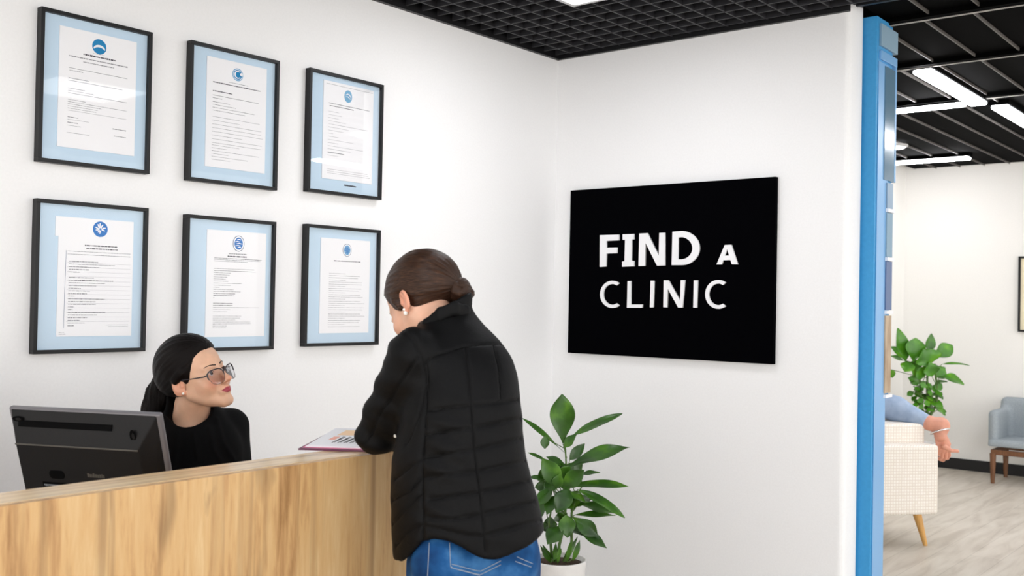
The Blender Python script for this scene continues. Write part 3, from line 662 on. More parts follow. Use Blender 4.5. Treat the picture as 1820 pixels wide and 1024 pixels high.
for cx, cy, ra, rb in ((0.034, 0.026, 0.016, 0.007), (WM - 0.070, 0.052, 0.008, 0.016)):
    b = MB(); oval(b, on_top(cx, cy, 0.0), e1, e2, ra, rb, 0.0022); o = b.build('screw_recess', M['mon_dark'], t)
    b = MB(); oval(b, on_top(cx + .002, cy, 0.002), e1, e2, ra * .5, rb * .5, 0.0012); b.build('screw_cap', M['mon_back'], o)
F0 = lambda x, y, z=0.0405: TL + e1 * x + e2 * y + e3 * z
b = MB(); n = 24; b.prism([(0.135 + (0.012 if abs(math.cos(2 * math.pi * k / n)) < .01 else (0.013 if math.cos(2 * math.pi * k / n) > 0 else -0.013)) + 0.009 * math.cos(2 * math.pi * k / n), 0.165 + 0.0115 * math.sin(2 * math.pi * k / n)) for k in range(n)], F0(0, 0, .0402), e1, e2, e3, 0.001); b.build('lock_recess', M['mon_dark'], t)
b = MB(); x = 0.225
for k in range(9): wl = random.uniform(.003, .0055); b.box((x, 0.158 - random.uniform(0, .003), 0.0402), (x + wl, 0.166, 0.0409), ax=(TL, X3)); x += wl + .0014
b.build('moulded_lettering', M['mon_text'], t)
lb = MB().box((0.088, 0.187, 0.0402), (0.165, 0.245, 0.0408), ax=(TL, X3)).build('rating_label', M['mon_dark'], t)
b = MB()
for r_, (yy, th, ln) in enumerate(((0.193, .0055, .062), (0.204, .002, .055), (0.209, .002, .048), (0.214, .0025, .058), (0.221, .002, .05), (0.227, .002, .04))):
    x = 0.092
    while x < 0.092 + ln: wl = random.uniform(.002, .006); b.box((x, yy, .0409), (x + wl, yy + th * random.uniform(.6, 1), .0412), ax=(TL, X3)); x += wl + .0014
b.build('label_print', M['mon_label'], lb)
foot = TL + e1 * WM * .5 + e2 * (HM - .05) + e3 * 0.02
fb = V(foot[0], foot[1] + 0.0, 0.7405)
fb = V(foot[0], min(max(foot[1], CB + 0.115), DKF - 0.12), 0.7405)
MB().tube([foot, V(fb[0], fb[1], 0.755)], 0.024, 14).build('stand_neck', M['mon_back'], t)
MB().lathe([(0.0, 0.0), (0.105, 0.0), (0.105, 0.006), (0.03, 0.016), (0.0, 0.016)], fb, 36).build('stand_base', M['mon_back'], t)

# ================================================================== WORLD LIGHT (even white fill, added to brighten the room through its unbuilt open sides)
w = bpy.data.worlds.new('world'); scene.world = w; w.use_nodes = True
bg = w.node_tree.nodes['Background']; bg.inputs[0].default_value = (1.0, 0.985, 0.96, 1); bg.inputs[1].default_value = WORLD

# ================================================================== PEOPLE
def head_sdf(X, Y, Z, neck=None, female=True, low=False):
    ax_ = np.abs(X)
    d = ell(X, Y, Z, (0, -.012, .040), (.074, .093, .078))
    d = smin(d, ell(X, Y, Z, (0, .030, -.020), (.062, .058, .080)), .03)
    d = smin(d, ell(X, Y, Z, (0, .030, .045), (.060, .052, .045)), .02)              # forehead
    d = smin(d, cap(ax_, Y, Z, (.050, -.002, -.045), (.012, .070, -.098), .017, .016), .028)   # jaw line
    d = smin(d, ell(X, Y, Z, (0, .072, -.097), (.019, .015, .015)), .016)            # chin
    d = smin(d, ell(ax_, Y, Z, (.036, .058, -.034), (.024, .022, .022)), .02)        # cheeks
    d = smin(d, cap(ax_, Y, Z, (.008, .083, .014), (.040, .070, .016), .007, .006), .014)      # brow ridge
    d = smax(d, -ell(ax_, Y, Z, (.031, .094, -.002), (.019, .014, .012)), .010)      # sockets
    d = smin(d, ell(ax_, Y, Z, (.031, .0735, -.002), (.0165, .0125, .0125)), .004)    # lids
    d = smax(d, -ell(ax_, Y, Z, (.031, .090, -.003), (.0125, .012, .0042)), .002)     # eye opening
    d = smin(d, cap(X, Y, Z, (0, .084, .006), (0, .108, -.032), .0062, .0085), .011)  # nose bridge
    d = smin(d, ell(X, Y, Z, (0, .112, -.036), (.0095, .0100, .0085)), .006)
    d = smin(d, ell(ax_, Y, Z, (.0115, .100, -.040), (.0065, .0095, .0065)), .006)   # wings
    d = smax(d, -ell(ax_, Y, Z, (.0062, .106, -.0455), (.0032, .0045, .004)), .003)
    d = smin(d, ell(X, Y, Z, (0, .083, -.064), (.026, .014, .018)), .012)            # muzzle
    d = smin(d, cap(ax_, Y, Z, (.002, .0975, -.0605), (.0215, .084, -.0650), .0048, .0020), .004)   # upper lip
    d = smin(d, cap(ax_, Y, Z, (.000, .0965, -.0700), (.0200, .084, -.0665), .0055, .0020), .004)   # lower lip
    d = smax(d, -cap(ax_, Y, Z, (.000, .1035, -.0650), (.0225, .0875, -.0655), .0013), .002)
    d = smax(d, -ell(X, Y, Z, (0, .094, -.0805), (.013, .005, .004)), .006)
    # ear
    e = ell(ax_, Y, Z, (.076, -.014, -.006), (.0062, .0200, .0320), rotz=.35, rotx=-.18)
    e = smin(e, ell(ax_, Y, Z, (.073, -.006, -.030), (.005, .008, .010)), .006)
    e = smax(e, -ell(ax_, Y, Z, (.0825, -.011, -.001), (.0065, .0120, .0205), rotz=.35, rotx=-.18), .0025)
    e = smin(e, cap(ax_, Y, Z, (.078, -.018, -.012), (.077, -.010, .012), .0025), .003)
    e = smin(e, cap(ax_, Y, Z, (.077, -.001, -.012), (.076, -.002, -.005), .003), .003)
    d = smin(d, e, .004)
    if neck is not None:
        d = smin(d, chain(X, Y, Z, neck[0], neck[1]), .022)
    return d
def head_tint(l):
    x, y, z = np.abs(l[:, 0]), l[:, 1], l[:, 2]
    t = np.zeros((len(l), 4)); t[:, 3] = 1
    zc = -.0655; top = -.0655 + .0078 * (1 - (x / .0235) ** 2) - .0016 * np.exp(-(x / .004) ** 2); bot = -.0655 - .0105 * (1 - (x / .0225) ** 2)
    inside = np.minimum(top - z, z - bot); inside = np.where((x < .0235) & (y > .07), inside, -1)
    t[:, 0] = np.clip(inside / .0012 + .5, 0, 1)
    t[:, 1] = .55 * np.exp(-(((x - .040) / .018) ** 2 + ((z + .035) / .018) ** 2)) * (y > .03) + .45 * np.exp(-((x / .012) ** 2 + ((z + .038) / .012) ** 2)) * (y > .095) + .42 * ((x > .0715) & (y < .01) & (np.abs(z + .008) < .035))
    return t
def make_head(fr, neck_w, neck_r, h=.0022):
    nl = fr.l(np.array(neck_w)) if neck_w is not None else None
    zlo = -.13 if nl is None else min(-.13, nl[:, 2].min() - .08)
    lo = (-.10, -.125, zlo); hi = (.10, .135, .135)
    if nl is not None: lo = (min(-.1, nl[:, 0].min() - .07), min(-.125, nl[:, 1].min() - .07), zlo); hi = (max(.1, nl[:, 0].max() + .07), max(.135, nl[:, 1].max() + .07), .135)
    v, f = surf(lambda X, Y, Z: head_sdf(X, Y, Z, None if nl is None else (nl, neck_r)), lo, hi, h)
    v = relax(v, f, 1, .5); t = head_tint(v)
    return fr.w(v), f, t
def joinparts(parts):
    vs_, fs, ts, b = [], [], [], 0
    for v, f, t in parts:
        vs_.append(v); fs.append(f + b); b += len(v); ts.append(t if t is not None else np.tile([0, 0, 0, 1.], (len(v), 1)))
    return np.concatenate(vs_), np.concatenate(fs), np.concatenate(ts)
def eyes(fr, parent, look=(0, 0), brow='brow', lid=None):
    for s in (-1, 1):
        c = fr.p(s * .031, .0735, -.003); g = fr.A @ V(look[0], 1, look[1]); g /= np.linalg.norm(g)
        a = np.cross(g, fr.A[:, 2]); a /= np.linalg.norm(a); b2 = np.cross(a, g); R_ = .0118
        prof = [(R_ * math.sin(a_), R_ * math.cos(a_)) for a_ in np.linspace(math.pi, .0, 18)]
        e = MB().lathe(prof, c, 24, ax=(a, b2, g)).build('eye', M['eye'], parent)
        MB().lathe([(.0058 * math.sin(q) / 1, R_ * 0.905 + .0016 * math.cos(q)) for q in np.linspace(1.57, 0, 6)], c, 20, ax=(a, b2, g)).build('iris', M['iris'], e)
        bm_ = MB(); pts = []; rs = []
        for k in range(12):
            u = k / 11; x = s * (.011 + .036 * u); z = .0165 + .0065 * math.sin(u * 2.3) - .003 * u; yv = .0895 - .0009 * (k) - .9 * (abs(x) - .011) ** 2 * 10
            pts.append((x, yv, z)); rs.append(.0016 * (1 - .65 * u) + .0003)
        bv = face_project(fr, pts); bm_.tube(bv, rs, 7); bm_.build('eyebrow', M[brow], parent)
        bm_ = MB(); pts = [(s * (.031 + .0135 * math.cos(q)), .09, -.003 + .0058 * math.sin(q)) for q in np.linspace(0.05, math.pi - .05, 12)]
        bm_.tube(face_project(fr, pts, .0004), [.0009] * 12, 6); bm_.build('eyelashes', M['iris'], parent)
def face_project(fr, pts, off=.0006):
    out = []
    for x, y, z in pts:
        ys = np.linspace(.13, .02, 300); d = head_sdf(np.full(300, x), ys, np.full(300, z)); k = int(np.argmax(d < 0)); out.append(fr.p(x, ys[k] + off, z))
    return out
def hair_flow(l, tie, front=(0, .09, .085)):
    """u = angle round the front-to-tie axis, v = distance along it"""
    tie = np.array(tie); fr_ = np.array(front); a = tie - fr_; L = np.linalg.norm(a); a /= L
    b = np.cross(a, V(1, 0, 0)); b /= np.linalg.norm(b); c = np.cross(a, b); r = l - fr_
    u = np.arctan2(r @ c, r @ b) / (2 * math.pi); v = (r @ a) / L
    return np.stack([u, v, np.zeros(len(l))], 1)
def make_hair(name, fr, fn, lo, hi, tie, mat_, parent, h=.0028, amp=.0014, seed=1, flow=None, front=(0, .09, .085)):
    v, f = surf(fn, lo, hi, h); v = relax(v, f, 2, .5); n = vnormals(v, f)
    fl = flow(v) if flow else hair_flow(v, tie, front)
    nz = np.array([0.0] * len(v)); from mathutils import noise
    nz = np.array([noise.noise(Vector((a * 55 + seed, b * 2.2, seed))) + .5 * noise.noise(Vector((a * 140 + seed, b * 4, seed))) for a, b, _ in fl.tolist()])
    v = v + n * (nz * amp)[:, None]
    return link(name, npmesh(name, fr.w(v), f, {'flow': fl}), mat_, parent)
SIGN = None
def seamable(name, fn, lo, hi, h, mat_, parent, post=None, rel=2):
    v, f = surf(fn, lo, hi, h); v = relax(v, f, rel, .5)
    if post: v = post(v, f)
    return link(name, npmesh(name, v, f), mat_, parent)
def bvh(v, f): return BVHTree.FromPolygons(v.tolist(), f.tolist())
def cast(tree, x, y, off=0.0):
    d = Vector(ray(x, y)).normalized(); hit = tree.ray_cast(Vector(CAM), d)
    return None if hit[0] is None else V(*(hit[0] - d * off))
def seg_dist(v, pl):
    best = np.full(len(v), 9.)
    for a, b in zip(pl[:-1], pl[1:]):
        d = b - a; t = np.clip(((v - a) @ d) / (d @ d + 1e-12), 0, 1); best = np.minimum(best, np.linalg.norm(v - a - t[:, None] * d, axis=1))
    return best
def castline(tree, pts, n=24, off=0.0):
    out = []
    P_ = [np.array(p, float) for p in pts]; seg = [np.linalg.norm(b - a) for a, b in zip(P_[:-1], P_[1:])]; T = sum(seg)
    for k in range(n + 1):
        s = T * k / n; i = 0
        while i < len(seg) - 1 and s > seg[i]: s -= seg[i]; i += 1
        p = P_[i] + (P_[i + 1] - P_[i]) * min(1, s / seg[i]); c = cast(tree, p[0], p[1], off)
        if c is not None: out.append(c)
    return out
def hand(wrist, fdir, back, thumb_side, curl=(.5, .55, .6, .65), thumb=.5, h=.0022, spread=.12, scale=1.0, straight=None):
    """five-fingered hand; local y along the palm, z out of its back, x towards the thumb"""
    y = np.array(fdir, float); y /= np.linalg.norm(y); z = np.array(back, float); z -= y * (z @ y); z /= np.linalg.norm(z); x = np.cross(y, z) * 1.0
    sx = 1 if thumb_side > 0 else -1
    segs = []
    roots = [(.028, .088), (.009, .093), (-.010, .090), (-.027, .081)]; lens = [(.042, .025, .020), (.046, .029, .022), (.042, .027, .021), (.033, .020, .018)]; rr = [.0085, .0088, .0082, .0074]
    for i, ((rx, ry), ls, r_) in enumerate(zip(roots, lens, rr)):
        p = V(rx, ry, 0.0); ang = curl[i] * .7; sp_ = (rx / .028) * spread; pts = [V(rx * .8, ry - .03, 0), p]
        for k, L in enumerate(ls):
            dirv = V(math.sin(sp_) * math.cos(ang), math.cos(sp_) * math.cos(ang), -math.sin(ang)); p = p + dirv * L; pts.append(p); ang += curl[i]
        segs.append((pts, [r_ * 1.1, r_ * 1.08, r_, r_ * .92, r_ * .78]))
    th = [V(.016, .022, -.006), V(.036, .045, -.012), V(.050, .072, -.016 - .012 * thumb), V(.050 - .01 * thumb, .097, -.020 - .02 * thumb)]
    segs.append((th, [.015, .0125, .0105, .0085]))
    def fn(X, Y, Z):
        d = ell(X, Y, Z, (.0, .055, 0), (.040, .050, .0145)); d = smin(d, cap(X, Y, Z, (0, -.03, 0), (0, .03, 0), .024, .026), .02)
        d = smin(d, ell(X, Y, Z, (.020, .035, -.010), (.016, .028, .012)), .012)
        for pts, rs in segs: d = smin(d, chain(X, Y, Z, pts, rs, .004), .0045)
        return d
    v, f = surf(fn, (-.06, -.055, -.13), (.08, .215, .045), h); v = relax(v, f, 1, .5)
    nails = []
    for pts, rs in segs:
        a, b = pts[-2], pts[-1]; d = (b - a) / np.linalg.norm(b - a); nn = V(0, 0, 1) - d * d[2]; nn /= np.linalg.norm(nn); nails.append((b, d, nn, rs[-1]))
    v = v * scale; v[:, 0] *= sx
    if sx < 0: f = f[:, ::-1]
    A = np.stack([x, y, z], 1); return np.array(wrist) + v @ A.T, f, None
def sections(X, Y, Z, sec, ang=0.0, p=2.3):
    """stacked rounded cross-sections: rows (z, cx, cy, a, b) ; a along RH turned by ang, b across"""
    sec = sorted(sec, key=lambda s: s[0]); zs = [s[0] for s in sec]
    cx, cy, a, b = [np.interp(Z, zs, [s[k] for s in sec]) for k in (1, 2, 3, 4)]
    ca, sa = math.cos(ang), math.sin(ang); u = RH * ca + FH * sa; w_ = -RH * sa + FH * ca
    dx = X - cx; dy = Y - cy; U_ = np.abs(dx * u[0] + dy * u[1]) / a; W_ = np.abs(dx * w_[0] + dy * w_[1]) / b
    k = (U_ ** p + W_ ** p) ** (1 / p)
    return (k - 1) * np.minimum(a, b)
def pxsec(rows):
    """rows (py, px_left, px_right, halfdepth, D) -> sections"""
    out = []
    for py, xl, xr, hd, D in rows:
        c = P((xl + xr) / 2, py, D); out.append((c[2], c[0], c[1], (xr - xl) / 2 / FPX * D, hd))
    return out
def densify(sec, n=40):
    sec = sorted(sec, key=lambda s: s[0]); A = np.array(sec); z = A[:, 0]; zz = np.linspace(z[0], z[-1], n); out = [zz]
    for k in range(1, 5):
        y = np.interp(zz, z, A[:, k])
        for _ in range(3): y[1:-1] = .25 * y[:-2] + .5 * y[1:-1] + .25 * y[2:]
        out.append(y)
    return [tuple(r) for r in np.stack(out, 1)]

# ------------------------------------------------------------------ visitor leaning on the counter (seen from behind)
C1 = P(800, 900, 2.40)
vis = empty('person', (C1[0], C1[1], 0), 'standing woman leaning on the counter, black quilted jacket, jeans, brown bun', 'person')
yaw = math.radians(40); pit = math.radians(-36)
fdir = (-RH * math.cos(yaw) + FH * math.sin(yaw)) * math.cos(pit) + UZ * math.sin(pit)
HB = Fr(P(753, 540, 2.55), fdir, roll=math.radians(-6))
nk = [P(757, 545, 2.56), P(790, 590, 2.47), P(805, 640, 2.43)]
ST_S = P(738, 634, 2.36); ST_E = P(670, 772, 2.475); ST_W = P(745, 771, 2.70); ST_H = P(790, 768, 2.84)
SR_S = P(868, 655, 2.50); SR_E = P(893, 772, 2.74); SR_W = P(835, 771, 2.86)
tors = densify(pxsec([(545, 778, 838, .045, 2.50), (565, 762, 846, .055, 2.49), (585, 738, 868, .075, 2.47), (605, 718, 893, .095, 2.455), (640, 716, 912, .118, 2.43), (680, 720, 923, .128, 2.41), (730, 715, 926, .130, 2.39), (780, 706, 928, .130, 2.38), (830, 697, 937, .13, 2.37), (870, 696, 950, .135, 2.365), (920, 698, 964, .14, 2.36), (960, 699, 970, .142, 2.36), (1020, 702, 974, .145, 2.36)]))
HEM = [(690, 986), (704, 1010), (722, 1004), (742, 984), (757, 962), (780, 954), (805, 957), (830, 968), (850, 980), (869, 988), (890, 990), (908, 987), (942, 976), (972, 964)]
def lat(X, Y): return (X - CAM[0]) * RH[0] + (Y - CAM[1]) * RH[1]
hem_l = [(p - 910) / FPX * 2.25 for p, _ in HEM]; hem_z = [P(p, q, 2.25)[2] for p, q in HEM]
inner = [(z, cx, cy, a - .012, b - .012) for z, cx, cy, a, b in tors]
def fold_noise(v, dirs): pass
def jacket_fn(X, Y, Z):
    d = sections(X, Y, Z, tors, p=2.2)
    d = smin(d, chain(X, Y, Z, [ST_S, ST_E], [.064, .050]), .03)
    d = smin(d, cap(X, Y, Z, P(800, 612, 2.44), P(735, 622, 2.40), .045, .045), .04)
    d = smin(d, chain(X, Y, Z, [ST_E + V(0, 0, .002), ST_W], [.047, .036]), .012)
    d = smin(d, chain(X, Y, Z, [SR_S, SR_E, SR_W], [.052, .046, .038]), .02)
    lz = np.interp(lat(X, Y), hem_l, hem_z)
    d = smax(d, lz - Z, .008)
    d = smax(d, -smax(sections(X, Y, Z, inner), Z - lz - .05, .01), .006)
    # trim the neck opening
    a = P(740, 572, 2.3); b = P(815, 527, 2.3); t = (b - a) / np.linalg.norm(b - a); n = np.cross(t, -FH); n = n if n[2] > 0 else -n
    d = smax(d, (X - a[0]) * n[0] + (Y - a[1]) * n[1] + (Z - a[2]) * n[2], .006)
    # counter top under the sleeves
    d = smax(d, CT + .002 - Z + np.where(Y < CF - .004, -9, 0), .004)
    return d
jlo = V(-2.95, -2.05, .78); jhi = V(-2.05, -1.05, 1.50)
jv, jf = surf(jacket_fn, jlo, jhi, .0046); jv = relax(jv, jf, 2, .5); jn = vnormals(jv, jf); tree = bvh(jv, jf)
seams = []
def S(*pts, n=26): seams.append(castline(tree, pts, n))
S((762, 640), (759, 700), (752, 800), (749, 870), (753, 925), (751, 958))                          # left princess seam
S((828, 618), (833, 660), (838, 730), (843, 800), (851, 860), (858, 920), (864, 985))              # centre back seam
S((878, 612), (888, 660), (892, 712))
S((752, 652), (770, 636), (800, 622), (830, 614), (870, 611), (903, 612))                          # yoke
S((716, 590), (735, 605), (752, 640), (758, 680), (745, 740), (722, 790))                          # armhole
S((745, 632), (726, 660), (700, 700), (676, 735), (650, 790))                                      # sleeve seam
right_rows = [((838, 721), (927, 711)), ((845, 760), (929, 744)), ((848, 799), (930, 779)), ((852, 838), (939, 819)), ((855, 875), (951, 853)), ((859, 914), (962, 889)), ((863, 952), (969, 923))]
mid_rows = [((756, 730), (838, 721)), ((752, 775), (845, 760)), ((750, 815), (848, 799)), ((749, 850), (852, 838)), ((762, 888), (855, 876)), ((760, 921), (800, 924), (859, 915)), ((749, 934), (790, 943), (825, 952), (863, 953))]
left_rows = [((702, 852), (749, 815)), ((699, 890), (726, 875), (749, 850)), ((699, 932), (735, 890), (749, 880)), ((704, 970), (725, 945), (749, 934))]
for r_ in right_rows + mid_rows + left_rows: S(*r_, n=16)
ds = np.full(len(jv), 9.)
for s in seams:
    if len(s) > 1: ds = np.minimum(ds, seg_dist(jv, s))
puff = np.clip(ds / .022, 0, 1); low = np.clip((1.30 - jv[:, 2]) / .12, 0.25, 1)
disp = -.0040 * np.exp(-(ds / .0030) ** 2) + .0020 * (1 - (1 - puff) ** 2) * low
# drag folds: sleeve rings and slanting creases on the left back
su = jv[:, 2] + .35 * lat(jv[:, 0], jv[:, 1])
wr = vnoise(jv * V(1, 1, 1), 9, 3, 2); wr2 = np.array([0.]); from mathutils import noise as _n
rid = np.array([_n.noise(Vector((p[0] * 6, p[1] * 6, p[2] * 30 + 10 * (p[0] * RH[0] + p[1] * RH[1])))) for p in jv.tolist()])
sleeve = np.clip((.09 - seg_dist(jv, [ST_S, ST_E])) / .04, 0, 1) * (lat(jv[:, 0], jv[:, 1]) < (752 - 910) / FPX * 2.35)
leftb = np.clip(1 - seg_dist(jv, [P(790, 760, 2.26), P(775, 900, 2.24)]) / .07, 0, 1)
disp += .0075 * rid * sleeve + .0085 * rid * leftb + .0020 * rid + .0012 * wr
jv = jv + jn * disp[:, None]
jk = link('jacket', npmesh('jacket', jv, jf), M['jacket'], vis)
b = MB()
for s in seams:
    if len(s) > 2:
        s2 = [tuple(jv[np.argmin(np.sum((jv - p) ** 2, 1))]) for p in s]; s2 = [np.array(q) for i, q in enumerate(s2) if i == 0 or np.linalg.norm(np.array(q) - np.array(s2[i - 1])) > .003]
        s2 = [np.mean(s2[max(0, i - 1):i + 2], 0) for i in range(len(s2))]
        if len(s2) > 2: b.tube(s2, .0011, 5)
b.build('seams', M['jacket_seam'], jk)
# stand collar
cpts = [P(845, 562, 2.53), P(828, 545, 2.57), P(795, 545, 2.58), P(770, 565, 2.55), P(752, 585, 2.47), P(765, 590, 2.41), P(795, 574, 2.405), P(822, 562, 2.42), P(840, 560, 2.47)]
def collar_fn(X, Y, Z):
    d = None
    top = [P(740, 580, 2.50), P(757, 573, 2.44), P(782, 552, 2.425), P(808, 541, 2.43), P(828, 548, 2.46), P(838, 560, 2.51), P(828, 562, 2.57)]
    for i in range(len(top) - 1):
        for dz in (0, -.010, -.02):
            e = cap(X, Y, Z, top[i] + UZ * dz, top[i + 1] + UZ * dz, .0075); d = e if d is None else smin(d, e, .008)
    return d
cv, cf = surf(collar_fn, (-2.75, -1.75, 1.33), (-2.2, -1.25, 1.50), .0035); cv = relax(cv, cf, 2)
link('collar', npmesh('collar', cv, cf), M['jacket'], vis)
cb = cast(bvh(jv, jf), 703, 775, .001); b = MB(); b.lathe([(0, .004), (.003, .0035), (.0045, .001), (.0045, -.003)], cb, 14, ax=(RH, UZ, -FH)); b.build('cuff_stud', M['pearl'], vis, label='small silver stud')

# jeans
hipL = P(790, 985, 2.36); hipR = P(895, 985, 2.42)
kL = V(hipL[0] + .03, hipL[1] + .03, .47); kR = V(hipR[0] + .0, hipR[1] + .03, .47)
aL = V(kL[0] - .02, kL[1] - .02, .09); aR = V(kR[0] + .02, kR[1] - .03, .09)
jsec = densify(pxsec([(880, 730, 935, .10, 2.38), (930, 738, 950, .115, 2.38), (970, 744, 957, .125, 2.38), (1010, 752, 955, .13, 2.38), (1040, 754, 952, .12, 2.38)]), 20)
def jeans_fn(X, Y, Z):
    d = smax(sections(X, Y, Z, jsec, p=2.4), np.maximum(Z - jsec[-1][0], jsec[0][0] - Z), .02)
    for hp, k_, a_, s in ((hipL, kL, aL, 1), (hipR, kR, aR, -1)):
        d = smin(d, chain(X, Y, Z, [hp + V(0, 0, -.02), hp + V(0, 0, -.12), k_, a_], [.088, .088, .062, .048], .02), .018)
        d = smin(d, ell(X, Y, Z, hp - FH * .07 + V(0, 0, .0), (.072, .072, .085)), .02)
    return d
lv, lf = surf(jeans_fn, (-2.85, -2.05, .06), (-2.0, -1.35, 1.0), .0075); lv = relax(lv, lf, 2)
ln = vnormals(lv, lf); lv = lv + ln * (.0022 * vnoise(lv, 14, 5, 3))[:, None]
je = link('jeans', npmesh('jeans', lv, lf), M['denim'], vis); jt = bvh(lv, lf)
b = MB()
for pts in ([(799, 965), (801, 1009), (853, 1023)], [(801, 1009), (830, 1016), (853, 1022), (890, 1004)], [(803, 1003), (830, 1010), (853, 1016), (890, 997)], [(763, 965), (760, 1024)], [(916, 998), (944, 1008)], [(919, 990), (947, 1002)]):
    l_ = castline(jt, pts, 14, .001)
    if len(l_) > 2: b.tube(l_, .0008, 5)
b.build('pocket_stitching', M['thread'], je)
def shoe(parent, a, fwd, mat_='shoe'):
    f_ = np.array(fwd, float); f_[2] = 0; f_ /= np.linalg.norm(f_)
    an = math.atan2(f_[1], f_[0]); toe = a + f_ * .15
    def fn(X, Y, Z):
        d = cap(X, Y, Z, V(a[0], a[1], .055) - f_ * .04, V(toe[0], toe[1], .032), .040, .030); d = smin(d, cap(X, Y, Z, V(a[0], a[1], .06), V(a[0], a[1], .11), .042, .045), .03)
        return smax(d, .003 - Z, .004)
    lo = V(a[0] - .27, a[1] - .27, -.01); v, f = surf(fn, lo, lo + V(.54, .54, .18), .006); v = relax(v, f, 1); return link('shoe', npmesh('shoe', v, f), M[mat_], parent)
tdir = FH * .8 - RH * .6
for a in (aL, aR): shoe(vis, a, tdir)

# body (head, neck, trunk under the clothes, arms and hands) : one skin surface
def body_core(X, Y, Z, trunk, arms, legs, tp=2.2):
    d = sections(X, Y, Z, trunk, p=tp); d = smax(d, np.maximum(Z - max(t[0] for t in trunk), min(t[0] for t in trunk) - Z), .02)
    for pts, rs in arms + legs: d = smin(d, chain(X, Y, Z, pts, rs), .015)
    return d
trunk = [(z, cx, cy, max(a - .022, .02), max(b - .025, .02)) for z, cx, cy, a, b in tors if .97 < z < P(800, 600, 2.45)[2]]
trunkc = (hipL + hipR) / 2 + V(0, 0, .2)
bc, bf = surf(lambda X, Y, Z: body_core(X, Y, Z, trunk, [([ST_S, ST_E, ST_W], [.045, .034, .026]), ([SR_S, SR_E, SR_W], [.045, .034, .026])], [([trunkc, hipL, kL, aL], [.07, .07, .045, .035]), ([trunkc, hipR, kR, aR], [.07, .07, .045, .035])]), (-2.95, -2.05, .05), (-2.0, -1.0, 1.50), .012)
hv, hf, ht = make_head(HB, nk, [.050, .052, .060])
h1 = hand(ST_W + V(0, 0, -.004), ST_H - ST_W, UZ, 1, curl=(.25, .28, .3, .33), thumb=.2); h2 = hand(SR_W + V(0, 0, -.004), P(805, 770, 2.96) - SR_W, UZ, -1, curl=(.25, .28, .3, .33), thumb=.2)
v_, f_, t_ = joinparts([(bc, bf, None), (hv, hf, ht), h1, h2])
link('body', npmesh('body', v_, f_, {'tint': t_}), M['skin_b'], vis)
eyes(HB, vis, (0, -.35))
tieB = tuple(HB.l(P(806, 512, 2.53))[0])
def hairB(X, Y, Z):
    ax_ = np.abs(X)
    d = ell(X, Y, Z, (0, -.014, .040), (.086, .106, .094)); d = smin(d, ell(X, Y, Z, (0, -.070, .020), (.060, .045, .060)), .03)
    cut = Y - (.048 + .46 * (Z - .02)) + .25 * np.clip(.035 - Z, 0, 1) * 0
    d = smax(d, cut, .010)
    low = (-.038 - Z) + np.clip((Y + .03), -.1, .0) * -.10
    d = smax(d, low, .012)
    d = smax(d, -ell(ax_, Y, Z, (.083, -.008, -.024), (.024, .026, .042)), .008)
    d = smin(d, cap(ax_, Y, Z, (.074, .022, .015), (.073, .016, -.012), .007, .003), .008)
    return d
make_hair('hair', HB, hairB, (-.105, -.14, -.10), (.105, .13, .15), tieB, M['hair_b'], vis, amp=.0022, seed=2)
bc_ = HB.l(P(816, 515, 2.52))[0]; pn = HB.l(P(832, 545, 2.50))[0]
def bunfn(X, Y, Z):
    d = ell(X, Y, Z, bc_, (.031, .031, .031)); ang = 0
    for k in range(5):
        a0 = k * 1.256; pts = [bc_ + .026 * V(math.cos(a0 + t), .5 * math.sin(2 * t + k), math.sin(a0 + t)) for t in np.linspace(0, 2.4, 6)]
        d = smin(d, chain(X, Y, Z, pts, [.006, .011, .012, .012, .009, .004], .004), .003)
    d = smin(d, cap(X, Y, Z, V(*tieB) + V(0, .01, 0), bc_, .026, .018), .012)
    q = [bc_ + (pn - bc_) * t + V(0, -.008 * math.sin(3.1 * t), 0) for t in np.linspace(0.3, 1.15, 5)]
    d = smin(d, chain(X, Y, Z, q, [.012, .012, .011, .009, .004], .004), .006)
    return d
def bunflow(v): r = v - bc_; return np.stack([np.arctan2(r[:, 2], r[:, 1]) * .12 + np.linalg.norm(r, axis=1) * 4, r[:, 0] * 6, v[:, 0] * 0], 1)
make_hair('hair_bun', HB, bunfn, tuple(bc_ - .085), tuple(bc_ + .085), tieB, M['hair_b'], vis, h=.0024, amp=.0022, seed=5, flow=bunflow)
er = HB.p(-.079, -.0035, -.040); b = MB(); b.lathe([(0, -.006), (.004, -.004), (.0055, 0), (.004, .004), (0, .006)], er, 16, ax=(HB.A[:, 0], HB.A[:, 1], HB.A[:, 2])); b.lathe([(0, -.004), (.003, -.002), (.0035, .001), (0, .004)], HB.p(-.079, -.003, -.029), 12, ax=(HB.A[:, 0], HB.A[:, 1], HB.A[:, 2])); b.build('earring', M['pearl'], vis)

# ------------------------------------------------------------------ receptionist
RC = P(355, 800, 3.05)
rec = empty('person', (RC[0], RC[1], 0), 'seated woman with dark ponytail and glasses in black top behind the counter, looking right', 'person')
ry = math.radians(24); rp = math.radians(19)
fd = (RH * math.cos(ry) - FH * math.sin(ry)) * math.cos(rp) + UZ * math.sin(rp)
HA = Fr(P(350, 671, 3.02), fd, roll=math.radians(-11), sc=.95)
nka = [P(346, 690, 3.05), P(343, 722, 3.07), P(343, 768, 3.09)]
rs_ = densify(pxsec([(722, 297, 387, .055, 3.08), (746, 288, 408, .075, 3.08), (765, 272, 424, .095, 3.08), (790, 266, 432, .105, 3.08), (830, 268, 434, .11, 3.07), (880, 276, 432, .115, 3.06), (960, 285, 425, .11, 3.06), (1040, 280, 430, .115, 3.06)]))
rS1 = P(412, 758, 3.16); rE1 = P(425, 870, 3.10); rS2 = P(280, 768, 2.98); rE2 = P(262, 880, 2.90)
